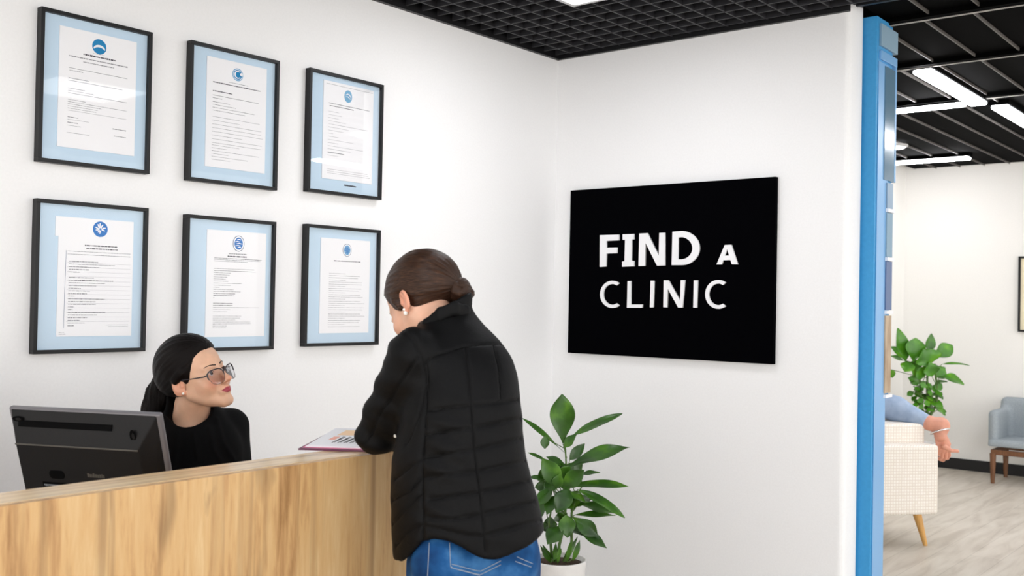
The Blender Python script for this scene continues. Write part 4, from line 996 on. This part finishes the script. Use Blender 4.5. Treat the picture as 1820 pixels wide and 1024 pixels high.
rW1 = V(rE1[0] + .02, -.78, .785); rW2 = V(rE2[0] + .12, -.80, .785)
rE1 = V(rE1[0], rE1[1], .86); rE2 = V(rE2[0], max(rE2[1], -.72), .86)
def blouse_fn(X, Y, Z):
    d = sections(X, Y, Z, rs_, p=2.2); d = smax(d, rs_[0][0] - Z, .02)
    for s_, e_, w_ in ((rS1, rE1, rW1), (rS2, rE2, rW2)): d = smin(d, chain(X, Y, Z, [s_, e_, w_], [.052, .042, .032]), .03)
    c = P(340, 722, 3.04)
    d = smin(d, cap(X, Y, Z, P(350, 752, 3.10), P(406, 757, 3.14), .048, .046), .03)
    d = smax(d, -cap(X, Y, Z, P(338, 694, 3.06), P(334, 719, 3.03), .060, .070), .008)
    return d
bv_, bf_ = surf(blouse_fn, (-3.05, -1.0, .64), (-2.2, -.15, 1.25), .0055); bv_ = relax(bv_, bf_, 2); bn = vnormals(bv_, bf_); bt = bvh(bv_, bf_)
fold = [castline(bt, p, 14) for p in (((385, 745), (398, 790), (415, 816)), ((372, 760), (380, 800), (392, 820)), ((345, 770), (352, 816)))]
dd = np.minimum.reduce([seg_dist(bv_, f) if len(f) > 1 else np.full(len(bv_), 9.) for f in fold])
bv_ = bv_ + bn * (.004 * np.exp(-(dd / .007) ** 2) + .0015 * vnoise(bv_, 12, 8, 2))[:, None]
link('blouse', npmesh('blouse', bv_, bf_), M['blouse'], rec)
seat = V(RC[0], RC[1], .60)
fl_ = RH * .75 - FH * .66; fl_ /= np.linalg.norm(fl_); sd = np.cross(fl_, UZ)
legs = []
for s in (-1, 1):
    h_ = V(RC[0], RC[1], .63) + sd * .085 * s; k_ = h_ + V(fl_[0], fl_[1], 0) * .30 + V(0, 0, .0); a_ = V(k_[0], k_[1], .12); legs.append((h_, k_, a_))
def tr_fn(X, Y, Z):
    d = ell(X, Y, Z, (RC[0], RC[1], .68), (.16, .15, .11))
    for h_, k_, a_ in legs: d = smin(d, chain(X, Y, Z, [h_, k_, a_], [.085, .06, .045]), .02)
    return d
tv, tf = surf(tr_fn, (RC[0] - .5, RC[1] - .5, .06), (RC[0] + .5, RC[1] + .5, .85), .010); link('trousers', npmesh('trousers', relax(tv, tf, 2), tf), M['trousers'], rec)
for h_, k_, a_ in legs: shoe(rec, V(a_[0], a_[1], 0), fl_)
trunk = [(z, cx, cy, max(a - .02, .02), max(b - .02, .02)) for z, cx, cy, a, b in rs_ if z < P(340, 775, 3.08)[2]]
bc, bf = surf(lambda X, Y, Z: body_core(X, Y, Z, trunk, [([rS1, rE1, rW1], [.035, .030, .024]), ([rS2, rE2, rW2], [.035, .030, .024])], [([h_, k_, a_], [.06, .045, .035]) for h_, k_, a_ in legs]), (RC[0] - .5, RC[1] - .5, .05), (RC[0] + .5, RC[1] + .45, 1.2), .012)
hv, hf, ht = make_head(HA, nka, [.048, .052, .082])
gd = V(.05, -1, 0)
h1 = hand(rW1 + V(0, -.01, -.004), V(.1, -1, -.02), UZ, -1, curl=(.2, .22, .25, .28), thumb=.2); h2 = hand(rW2 + V(0, -.01, -.004), V(.15, -1, -.02), UZ, 1, curl=(.2, .22, .25, .28), thumb=.2)
v_, f_, t_ = joinparts([(bc, bf, None), (hv, hf, ht), h1, h2])
link('body', npmesh('body', v_, f_, {'tint': t_}), M['skin_a'], rec)
eyes(HA, rec, (.15, .05))
tieA = (0, -.108, .010)
def hairA(X, Y, Z):
    ax_ = np.abs(X)
    d = ell(X, Y, Z, (0, -.020, .048), (.087, .110, .099)); d = smin(d, ell(X, Y, Z, (0, -.082, .020), (.060, .045, .055)), .03)
    cut = Y - (.040 + .52 * (Z - .02)) - .012 * np.exp(-(X / .03) ** 2)
    d = smax(d, cut, .010)
    d = smax(d, (-.055 - Z) - .35 * np.clip(Y + .03, -.1, 0), .012)
    d = smax(d, -ell(ax_, Y, Z, (.083, -.006, -.026), (.024, .024, .036)), .008)
    d = smin(d, cap(ax_, Y, Z, (.076, .010, .030), (.078, -.016, .012), .009, .010), .012)
    return d
make_hair('hair', HA, hairA, (-.105, -.14, -.10), (.105, .13, .15), tieA, M['hair_a'], rec, amp=.0018, seed=3)
pt = [HA.l(P(x, y, D))[0] for x, y, D in ((290, 680, 3.09), (283, 700, 3.11), (277, 725, 3.12), (273, 752, 3.12), (275, 790, 3.10))]
def ponyfn(X, Y, Z): return smin(chain(X, Y, Z, pt, [.028, .037, .041, .038, .016], .02), chain(X, Y, Z, [pt[0] + V(0, .03, -.01), pt[0], pt[1] + V(.0, .02, -.02), pt[2] + V(0, .03, 0)], [.02, .026, .03, .02], .02), .02)
L0 = np.min(pt, 0) - .05; L1 = np.max(pt, 0) + .06
def ponyflow(v):
    ax0 = (pt[-1] - pt[0]); L = np.linalg.norm(ax0); ax0 = ax0 / L; r = v - pt[0]; v_ = (r @ ax0) / L; q = r - (r @ ax0)[:, None] * ax0; b_ = np.cross(ax0, V(1, 0, 0)); b_ /= np.linalg.norm(b_); c_ = np.cross(ax0, b_)
    return np.stack([np.arctan2(q @ c_, q @ b_) / 6.283, v_, v_ * 0], 1)
make_hair('ponytail', HA, ponyfn, tuple(L0), tuple(L1), tieA, M['hair_a'], rec, h=.004, amp=.003, seed=6, flow=ponyflow)
# glasses
g = empty('glasses', (0, 0, 0), None, None); g.parent = rec; g.matrix_parent_inverse = wm(rec).inverted()
def rimpts(s, n=32):
    out = []
    for k in range(n):
        a = 2 * math.pi * k / n; c_, s_ = math.cos(a), math.sin(a); e = .85; x = .0285 * abs(c_) ** e * (1 if c_ > 0 else -1); z = .0232 * abs(s_) ** e * (1 if s_ > 0 else -1)
        if z > 0 and x > 0: z += .004 * (x / .0285); x += .003 * (z / .02)
        if z < 0: x *= .9
        yv = .1075 - 4.5 * (abs(x + .034) - .008) ** 2 * 1.2; out.append((s * (x + .034), yv, z - .019))
    return out
for s in (-1, 1):
    rp_ = rimpts(s); W_ = [HA.p(*p) for p in rp_]; n = len(W_)
    lens = MB(); c = np.mean(W_, 0); lens.add([c] + W_, [(0, k + 1, (k + 1) % n + 1) for k in range(n)], 0, True)
    b = MB(); b.tube(W_, .0008, 8, closed=True); rim = b.build('rim', M['spec_pale'], g)
    lens.build('lens', M['lens'], g)
    up_ = [W_[k] for k in range(0, n // 2 + 1)]; MB().tube(up_, [.0010 + .0008 * math.sin(math.pi * k / (n / 2)) + (.0009 if k < 4 else 0) for k in range(len(up_))], 8).build('brow_bar', M['spec_dark'], g)
    hx = rp_[2]; MB().tube([HA.p(*hx), HA.p(s * .0685, .083, -.006), HA.p(s * .0765, .04, .002), HA.p(s * .0785, .0, .010), HA.p(s * .0785, -.022, .004), HA.p(s * .0765, -.034, -.010)], [.0018, .0019, .0015, .0014, .0013, .0010], 8).build('temple', M['spec_dark'], g)
MB().tube([HA.p(-.009, .107, -.012), HA.p(-.004, .112, -.008), HA.p(.004, .112, -.008), HA.p(.009, .107, -.012)], .0015, 8).build('bridge', M['spec_dark'], g)
MB().lathe([(0, -.004), (.003, -.003), (.004, 0), (.003, .003), (0, .004)], HA.p(.080, -.004, -.031), 14, ax=(HA.A[:, 0], HA.A[:, 1], HA.A[:, 2])).build('earring', M['pearl'], rec)
# ================================================================== OFFICE STOOL under the receptionist
t = empty('office_chair', (RC[0], RC[1], 0), 'black swivel office chair under the seated woman behind the counter', 'chair')
MB().lathe([(0, .505), (.19, .51), (.21, .53), (.20, .548), (0, .552)], (RC[0], RC[1], 0), 32).build('seat', M['trousers'], t)
MB().tube([V(RC[0], RC[1], .10), V(RC[0], RC[1], .505)], .025, 12).build('gas_column', M['steel'], t)
for k in range(5):
    a = k * 1.2566 + .2; e = V(RC[0] + .25 * math.cos(a), RC[1] + .25 * math.sin(a), .055)
    l_ = MB().tube([V(RC[0], RC[1], .10), e], [.022, .014], 10).build('leg', M['shoe'], t); MB().lathe([(0, 0), (.022, .003), (.026, .025), (.022, .047), (0, .05)], (e[0], e[1], 0), 14).build('caster', M['shoe'], l_)

# ================================================================== PLANTS
def leaf(mb, B, T, w, face, droop=0.0, fold=.18, peak=.45, side_bend=0, n=9):
    B = np.array(B, float); T = np.array(T, float); ax0 = T - B; L = np.linalg.norm(ax0); d = ax0 / L
    nf = np.array(face, float); nf -= d * (nf @ d); nf /= np.linalg.norm(nf); sd_ = np.cross(d, nf)
    mid = (B + T) / 2 + nf * droop * L + sd_ * side_bend * L
    v = []; rows = []
    for i in range(n + 1):
        t = i / n; p = B * (1 - t) ** 2 + 2 * mid * t * (1 - t) + T * t * t; tg = 2 * (1 - t) * (mid - B) + 2 * t * (T - mid); tg /= np.linalg.norm(tg)
        nn = nf - tg * (nf @ tg); nn /= np.linalg.norm(nn); s_ = np.cross(tg, nn)
        a = math.log(.5) / math.log(peak); wt = w / 2 * max(.03, math.sin(math.pi * t ** a) ** .95)
        wave = .06 * w * math.sin(t * 9 + L * 50)
        rows.append([p - s_ * wt + nn * (fold * wt + wave), p - s_ * wt * .5 + nn * fold * .35 * wt, p, p + s_ * wt * .5 + nn * fold * .35 * wt, p + s_ * wt + nn * (fold * wt - wave)])
    th = .0007
    for R_ in rows: v += R_
    f = [(i * 5 + k, i * 5 + k + 1, i * 5 + 5 + k + 1, i * 5 + 5 + k) for i in range(n) for k in range(4)]
    mb.add(v, f, 0, True)
def plant(name, D, specs, cx0, cy0, sc, label, lm, base, pot, stems, stalk_r=.004, thick=.0012):
    t = empty(name, (base[0], base[1], 0), label, 'potted plant')
    mb = MB(); st = MB()
    for sp_ in specs:
        bx, by, tx, ty, w_, dz0, dz1, fc = sp_[:8]; dr = sp_[8] if len(sp_) > 8 else .06
        B = P(cx0 + bx * sc, cy0 + by * sc, D + dz0); T = P(cx0 + tx * sc, cy0 + ty * sc, D + dz1)
        face = {'c': -FH + .3 * UZ, 'u': UZ * .8 - FH * .55, 's': UZ * .35 - FH * .8 + RH * .5, 'l': UZ * .3 - FH * .8 - RH * .6, 'e': UZ * 1.0 - FH * .15}[fc]
        leaf(mb, B, T, w_ * sc / FPX * D * (1.1 if D < 6 else 1.35), face, dr, peak=sp_[9] if len(sp_) > 9 else .45)
        # petiole to the nearest stem
        q = min(stems, key=lambda s: abs(s[1] - (by + 60)) + abs(s[0] - bx) * .7); st.tube([P(cx0 + q[0] * sc, cy0 + q[1] * sc, D), (B + P(cx0 + q[0] * sc, cy0 + q[1] * sc, D)) / 2 + V(0, 0, -.004), B], stalk_r * .5, 6)
    o = mb.build('foliage', lm, t); so = o.modifiers.new('thickness', 'SOLIDIFY'); so.thickness = thick
    ss = o.modifiers.new('smooth', 'SUBSURF'); ss.levels = ss.render_levels = 1
    return t, st
pc = P(993, 995, 4.70); PR = .127; PH = pc[2] + .004
stems1 = [(275, 940), (280, 860), (300, 780), (310, 700), (320, 620), (320, 540), (318, 470), (320, 400), (310, 350), (350, 930), (345, 850), (345, 690), (375, 600), (400, 540), (240, 930), (230, 830), (225, 740)]
specs1 = [
 (300, 325, 293, 60, 128, 0, -.02, 'c', .02, .60), (352, 280, 616, 164, 60, 0, .02, 'u', .06, .5), (312, 375, 84, 188, 42, 0, -.04, 'u', .05, .7), (204, 282, 203, 352, 46, -.03, -.04, 'c', .03, .5),
 (330, 445, 656, 342, 98, -.02, -.06, 'u', .10, .5), (335, 410, 415, 322, 54, 0, .02, 'c', .05), (305, 345, 372, 272, 52, -.02, -.03, 'l', .05), (205, 412, 112, 371, 26, 0, .0, 'u', .05),
 (285, 560, 190, 400, 100, -.05, -.10, 'c', .08, .55), (310, 445, 208, 392, 50, 0, .02, 'u', .08), (303, 552, 412, 462, 84, -.06, -.10, 'c', .10, .5), (395, 485, 497, 476, 32, .02, .0, 'u', .08),
 (338, 548, 650, 552, 62, 0, -.02, 'u', .10, .5), (375, 566, 628, 718, 62, -.02, -.08, 'u', .12, .5), (220, 512, 112, 504, 34, 0, -.02, 'u', .1), (240, 565, 163, 650, 76, -.04, -.06, 'l', .08),
 (330, 565, 262, 690, 92, -.06, -.10, 'c', .10, .45), (255, 600, 215, 700, 70, -.05, -.08, 'l', .08), (350, 655, 450, 618, 46, .02, .02, 'u', .08), (360, 700, 580, 704, 42, 0, 0, 'u', .06),
 (380, 640, 578, 694, 70, .02, .0, 'u', .10, .5), (350, 712, 482, 812, 82, -.02, -.06, 'c', .10, .6), (350, 762, 533, 878, 66, -.03, -.07, 'u', .08, .6), (318, 700, 322, 822, 86, -.05, -.08, 'c', .08),
 (300, 758, 215, 858, 94, -.05, -.09, 'l', .10, .5), (200, 640, 170, 722, 56, 0, 0, 'l', .08), (225, 545, 150, 555, 60, .05, .05, 'c', .06), (280, 480, 300, 430, 50, .02, .0, 'c'),
 (262, 560, 285, 480, 60, -.07, -.08, 'c', .05), (340, 640, 300, 560, 70, .02, .03, 'c'), (235, 790, 195, 740, 50, .03, .03, 'l'), (290, 880, 250, 940, 40, -.04, -.05, 'l'),
 (255, 952, 262, 845, 26, -.02, -.04, 'c', .03), (295, 955, 378, 815, 30, 0, .02, 's', .05), (250, 950, 192, 858, 30, 0, -.02, 'l', .05), (350, 945, 388, 832, 34, .02, .03, 's', .04), (235, 955, 180, 862, 26, -.05, -.06, 'l', .04), (320, 950, 345, 830, 24, -.04, -.05, 'c', .03), (270, 955, 285, 860, 20, -.05, -.05, 'c', .03)]
for k in range(20):
    y_ = random.uniform(430, 760); x_ = random.uniform(250, 370); s_ = random.choice((-1, 1)); specs1.append((x_, y_, x_ + s_ * random.uniform(40, 95), y_ + random.uniform(-70, 80), random.uniform(50, 80), random.uniform(-.03, .06), random.uniform(-.06, .05), random.choice('culs'), .08))
t, st = plant('potted_plant', 4.70, specs1, 900, 680, .336, 'broad leaved green plant in white pot by the white wall, right of the standing woman', M['leaf'], pc, None, stems1)
for pth in ([(270, 965), (280, 860), (300, 780), (310, 700), (322, 600), (318, 470), (312, 350), (300, 325)], [(300, 965), (345, 850), (345, 690), (375, 600), (398, 552)], [(245, 965), (232, 830), (225, 740), (250, 600)]):
    st.tube([P(900 + x * .336, 680 + y * .336, 4.70 + .01 * math.sin(y)) for x, y in pth], np.linspace(.008, .003, len(pth)), 8)
st.build('stems', M['stem'], t)
def pot(t, c, R_, Hh, mp='pot'):
    MB().lathe([(0, 0.0), (R_ * .80, 0.0), (R_ * .84, .008), (R_, Hh - .006), (R_ * 1.0, Hh), (R_ * .93, Hh), (R_ * .90, Hh - .03), (0, Hh - .03)], (c[0], c[1], 0), 48).build('pot', M[mp], t)
    MB().lathe([(0, Hh - .012), (R_ * .5, Hh - .010), (R_ * .905, Hh - .020), (R_ * .9, Hh - .028), (0, Hh - .028)], (c[0], c[1], 0), 40).build('soil', M['soil'], t)
pot(t, pc, PR, PH)

# far plant
D2 = 8.75; pf = P(1648, 760, D2)
stems2 = [(350, 700), (350, 600), (345, 520), (340, 440), (350, 360), (360, 300), (300, 640), (300, 500), (410, 640), (415, 500)]
specs2 = [(200, 320, 140, 90, 80, 0, 0, 'c', .03), (250, 330, 265, 158, 110, -.05, -.05, 'c', .03, .6), (200, 330, 82, 220, 80, 0, -.05, 'u'), (185, 320, 80, 285, 40, .05, .05, 'u'), (360, 260, 376, 128, 56, .02, .02, 'c', .03), (390, 300, 525, 210, 84, 0, 0, 'c', .08, .6),
 (360, 350, 325, 235, 150, -.08, -.1, 'c', .05), (450, 345, 645, 355, 22, 0, 0, 'u', .12), (430, 430, 605, 490, 84, -.03, -.06, 'u', .22, .6), (400, 430, 475, 370, 80, 0, 0, 'c'), (230, 330, 190, 400, 80, -.03, -.05, 'l'), (300, 400, 220, 330, 90, 0, -.04, 'c'),
 (330, 430, 270, 380, 90, -.05, -.05, 'c'), (380, 430, 360, 330, 90, -.08, -.1, 'c'), (300, 470, 210, 440, 60, 0, 0, 'l'), (400, 470, 490, 468, 26, 0, 0, 'u'), (400, 520, 450, 480, 50, 0, 0, 'c'), (85, 380, 105, 440, 50, .1, .1, 'l'), (350, 600, 460, 650, 80, 0, -.04, 'u', .1), (400, 640, 475, 705, 50, 0, 0, 'u')]
for k in range(44):
    y_ = random.uniform(480, 690); x_ = random.uniform(250, 430); s_ = random.choice((-1, 1)); specs2.append((x_, y_, x_ + s_ * random.uniform(20, 60), y_ + random.uniform(-30, 40), random.uniform(28, 46), random.uniform(-.06, .06), random.uniform(-.08, .08), random.choice('culs'), .06))
t, st = plant('potted_plant', D2, specs2, 1560, 560, .2539, 'lush green plant against the far white wall, behind the cream armchair', M['leaf_far'], pf, None, stems2, .006, .002)
for pth in ([(240, 900), (350, 700), (345, 520), (350, 360), (350, 300)], [(250, 900), (300, 640), (300, 500), (260, 340)], [(260, 900), (415, 620), (415, 500), (400, 340)]):
    st.tube([P(1560 + x * .2539, 560 + y * .2539, D2) for x, y in pth], np.linspace(.014, .006, len(pth)), 8)
st.build('stems', M['stem'], t); pb = P(1622, 790, D2); pot(t, pb, .18, pb[2] + .02)

# ================================================================== WAITING ROOM SEATS
def weave_mat():
    m = mat('cream_weave', (236, 228, 216), 0.9, spec=0.15)
    tc = nd(m, 'ShaderNodeTexCoord'); uvm = nd(m, 'ShaderNodeMapping'); uvm.inputs['Rotation'].default_value = (0, 0, 0)
    ck = nd(m, 'ShaderNodeTexBrick', Scale=1.0); ck.offset = 0; ck.inputs['Brick Width'].default_value = .018; ck.inputs['Row Height'].default_value = .018; ck.inputs['Mortar Size'].default_value = .003; ck.inputs['Mortar Smooth'].default_value = .4
    ck.inputs['Color1'].default_value = srgb(246, 241, 233); ck.inputs['Color2'].default_value = srgb(240, 233, 222); ck.inputs['Mortar'].default_value = srgb(228, 218, 206)
    cmb = nd(m, 'ShaderNodeCombineXYZ'); sp_ = nd(m, 'ShaderNodeSeparateXYZ'); ad = nd(m, 'ShaderNodeMath', operation='ADD'); lk(m, tc.outputs['Object'], sp_.inputs[0]); lk(m, sp_.outputs[0], ad.inputs[0]); lk(m, sp_.outputs[1], ad.inputs[1]); lk(m, ad.outputs[0], cmb.inputs[0]); lk(m, sp_.outputs[2], cmb.inputs[1])
    lk(m, cmb.outputs[0], ck.inputs['Vector']); lk(m, ck.outputs[0], bsdf(m).inputs['Base Color'])
    bp = nd(m, 'ShaderNodeBump', Strength=.5, Distance=.003); bp.invert = True; lk(m, ck.outputs['Fac'], bp.inputs['Height']); lk(m, bp.outputs[0], bsdf(m).inputs['Normal'])
    return m
M['cream_weave'] = weave_mat()
M['grey_fabric'] = noise_mat('grey_fabric', [(0.3, (146, 154, 160)), (0.7, (160, 168, 173))], nscale=120, rough=.9, spec=.1, bump=.3)
# local axes of the armchair: yy = the way it faces (towards picture left), xx = from the near arm to the far arm
a18 = math.radians(10); cf_ = -RH * math.cos(a18) - FH * math.sin(a18); cs_ = FH * math.cos(a18) - RH * math.sin(a18)
Q = P(1668, 915, 6.22); Q = V(Q[0], Q[1], 0); zb = P(1668, 915, 6.22)[2]; za = P(1668, 792, 6.22)[2]; zback = P(1655, 755, 6.30)[2]
t = empty('armchair', Q + cf_ * .33 + cs_ * .35, 'cream woven armchair with tapered oak legs beside the blue pillar, person seated in it', 'armchair')
t.rotation_euler = (0, 0, math.atan2(-cf_[0], cf_[1])); 
E3 = (cf_, cs_, UZ); Wd = .70
def lb(lo, hi): # box in chair axes, expressed in the parent's local space so the weave follows the chair
    i = wm(t).inverted(); mbx = MB(); mbx.box(lo, hi, ax=(Q, E3)); mbx.v = [tuple(i @ Vector(p)) for p in mbx.v]; return mbx
lb((0, 0, zb), (.84, .12, za)).build('armrest', M['cream_weave'], t, bevel=.018, seg=4, local=True)
lb((0, Wd - .12, zb), (.84, Wd, za)).build('armrest', M['cream_weave'], t, bevel=.018, seg=4, local=True)
lb((.015, .125, zb), (.30, Wd - .125, zback)).build('backrest', M['cream_weave'], t, bevel=.02, seg=4, local=True)
lb((.305, .125, zb + .0), (.84, Wd - .125, .40)).build('seat', M['cream_weave'], t, bevel=.02, seg=4, local=True)
for x, y, dx, dy in ((.09, .09, -.05, -.02), (.75, .09, .05, -.02), (.09, Wd - .09, -.05, .02), (.75, Wd - .09, .05, .02)):
    top = Q + cf_ * x + cs_ * y + UZ * (zb - .001); bot = top + cf_ * dx + cs_ * dy; bot[2] = 0
    MB().tube([bot, top], [.013, .027], 16).build('leg', M['oak_leg'], t)

# grey chair at the right edge
gz = P(1790, 786, 8.35); G0 = P(1764, 862, 8.55)
t = empty('chair', (5.0, -1.3, 0), 'grey upholstered tub chair with walnut legs at the right edge, against the far wall', 'chair')
gx = V(0, -1, 0); gy = V(-1, 0, 0)       # gx: to picture right, gy: into the room
gl = onp(1759, 800, 0, 5.0)[1]; bx0 = 5.46
def gbox(mbx, lo, hi): return mbx.box(lo, hi, ax=(V(bx0, gl, 0), (gx, gy, UZ)))
GS = .46; W2 = .66
def rounded(fn, lo, hi, h, name, m_, par): v, f = surf(fn, lo, hi, h); v = relax(v, f, 2); return link(name, npmesh(name, v, f), m_, par)
def rbox(X, Y, Z, c, hx, hy, hz, r):
    qx = np.abs(X - c[0]) - hx + r; qy = np.abs(Y - c[1]) - hy + r; qz = np.abs(Z - c[2]) - hz + r
    return np.sqrt(np.maximum(qx, 0) ** 2 + np.maximum(qy, 0) ** 2 + np.maximum(qz, 0) ** 2) + np.minimum(np.maximum(qx, np.maximum(qy, qz)), 0) - r
zs = onp(1800, 785, 0, 4.85)[2]; zt_ = onp(1790, 706, 0, 5.3)[2]; zlow = onp(1790, 806, 0, 4.85)[2]
ymid = gl - W2 / 2
def gback(X, Y, Z):
    d = rbox(X, Y, Z, (5.36, ymid, (zt_ + zlow) / 2), .06, W2 / 2, (zt_ - zlow) / 2, .05)
    za_ = zt_ - .09
    for s in (-1, 1): d = smin(d, rbox(X, Y, Z, (5.12, ymid + s * (W2 / 2 - .04), (za_ + zlow) / 2), .20, .04, (za_ - zlow) / 2, .035), .05)
    return d
rounded(gback, (4.85, ymid - .4, .3), (5.46, ymid + .4, 1.0), .014, 'backrest', M['grey_fabric'], t)
rounded(lambda X, Y, Z: rbox(X, Y, Z, (5.10, ymid, (zs + zlow) / 2), .21, W2 / 2 - .005, (zs - zlow) / 2 + .0, .035), (4.8, ymid - .4, .3), (5.4, ymid + .4, .6), .012, 'seat', M['grey_fabric'], t)
fb_ = MB()
for y0_, y1_, x0_, x1_ in ((gl - .03, gl - W2 + .03, 4.91, 4.94), (gl - .03, gl - W2 + .03, 5.33, 5.36)): fb_.box((x0_, y1_, zlow - .03), (x1_, y0_, zlow + .012))
for y_ in (gl - .03, gl - W2 + .06): fb_.box((4.94, y_ - .03, zlow - .03), (5.33, y_, zlow + .012))
fb_.build('seat_frame', M['walnut'], t, bevel=.003)
for x_ in (4.925, 5.345):
    for y_ in (gl - .045, gl - W2 + .045): MB().tube([V(x_, y_, 0), V(x_, y_, zlow - .02)], [.016, .026], 4 if False else 14).build('leg', M['walnut'], t)

# ================================================================== SEATED PERSON in the waiting room
def CH(x, y, z): return Q + cf_ * x + cs_ * y + UZ * z
per = empty('person', CH(.35, .38, 0), 'person in the cream armchair behind the blue pillar, forearm with bangle over its back', 'person')
wr_ = P(1668, 752, 6.33); cu = P(1651, 752, 6.36); el = P(1592, 727, 6.50); sh = P(1545, 700, 6.62); kn = P(1683, 768, 6.31)
hip = CH(.47, .36, .50); chest = CH(.44, .38, .86); sh2 = CH(.46, .22, .93); sh = CH(.44, .50, .93)
hd = CH(.46, .38, 1.20)
HC = Fr(hd, cf_ + V(0, 0, -.05))
def shirt_fn(X, Y, Z):
    d = chain(X, Y, Z, [hip, CH(.45, .37, .70), chest], [.14, .135, .12], .05); d = smin(d, cap(X, Y, Z, sh, sh2, .07, .07), .05)
    d = smin(d, chain(X, Y, Z, [sh, el, cu], [.072, .080, .045], .02), .03)
    d = smin(d, chain(X, Y, Z, [sh2, CH(.54, .10, .72), CH(.66, .17, .68)], [.058, .05, .04], .02), .03)
    return smax(d, -cap(X, Y, Z, cu + (wr_ - cu) * .2, wr_ + (wr_ - cu), .036, .036), .004)
rounded(shirt_fn, Q - V(.9, .9, -.35), Q + V(.9, 1.4, 1.15), .012, 'shirt', M['shirt'], per)
bl = [(CH(.48, .28, .49), CH(.88, .25, .50), CH(.92, .25, .10)), (CH(.48, .46, .49), CH(.88, .48, .50), CH(.92, .48, .10))]
def tr2(X, Y, Z):
    d = ell(X, Y, Z, CH(.46, .37, .50), (.15, .15, .09))
    for a, b_, c in bl: d = smin(d, chain(X, Y, Z, [a, b_, c], [.085, .062, .048]), .02)
    return d
rounded(tr2, Q - V(1.2, 1.2, -.03), Q + V(1.2, 1.4, .75), .014, 'trousers', M['denim'], per)
for a, b_, c in bl: shoe(per, V(c[0], c[1], 0), cf_)
hv, hf, ht = make_head(HC, [hd + V(0, 0, -.06), CH(.44, .38, 1.05), CH(.44, .38, .95)], [.055, .055, .06], .004)
arm = surf(lambda X, Y, Z: chain(X, Y, Z, [el, cu, P(1672, 757, 6.34), P(1671, 776, 6.31)], [.045, .042, .050, .036], .02), P(1600, 780, 6.3) - V(.35, .35, .15), P(1690, 740, 6.4) + V(.3, .3, .25), .006)
pd = P(1690, 812, 6.29) - kn
hh = hand(P(1670, 768, 6.335), P(1682, 812, 6.29) - P(1670, 768, 6.31), -FH + .3 * RH, -1, curl=(.55, .65, .75, .8), thumb=.5, spread=.05, h=.003, scale=1.22)
tk = surf(lambda X, Y, Z: smin(chain(X, Y, Z, [CH(.46, .37, .50), chest, CH(.44, .38, 1.0)], [.11, .10, .055], .04), chain(X, Y, Z, [sh2, CH(.54, .10, .72), CH(.66, .17, .68)], [.04, .034, .028], .02), .03), Q - V(.9, .9, -.35), Q + V(.9, 1.4, 1.15), .014)
h4 = hand(CH(.68, .175, .68), cf_ + .2 * cs_, UZ, -1, curl=(.3, .32, .35, .4), thumb=.3, h=.004)
fing = surf(lambda X, Y, Z: chain(X, Y, Z, [P(1678, 794, 6.28), P(1690, 801, 6.27), P(1702, 802, 6.27)], [.016, .012, .010], .004), P(1684, 798, 6.28) - .09, P(1684, 798, 6.28) + .12, .003)
v_, f_, t_ = joinparts([(hv, hf, ht), (relax(*arm, 2), arm[1], None), hh, (relax(*tk, 2), tk[1], None), h4, (relax(*fing, 1), fing[1], None)])
link('body', npmesh('body', v_, f_, {'tint': t_}), M['skin_c'], per)
eyes(HC, per)
make_hair('hair', HC, lambda X, Y, Z: smax(smax(ell(X, Y, Z, (0, -.014, .042), (.083, .102, .088)), Y - (.045 + .5 * (Z - .02)), .01), -.06 - Z, .01), (-.105, -.14, -.10), (.105, .13, .15), (0, -.1, 0), M['hair_c'], per, h=.006)
bpos = P(1670, 767, 6.32); bd = -UZ + .25 * RH + .35 * -FH; bd /= np.linalg.norm(bd); ba = np.cross(bd, FH); ba /= np.linalg.norm(ba); bb_ = np.cross(bd, ba)
MB().tube([bpos + ba * .058 * math.cos(q) + bb_ * .052 * math.sin(q) for q in np.linspace(0, 6.283, 33)[:-1]], .0055, 8, closed=True).build('bangle', M['silver'], per)
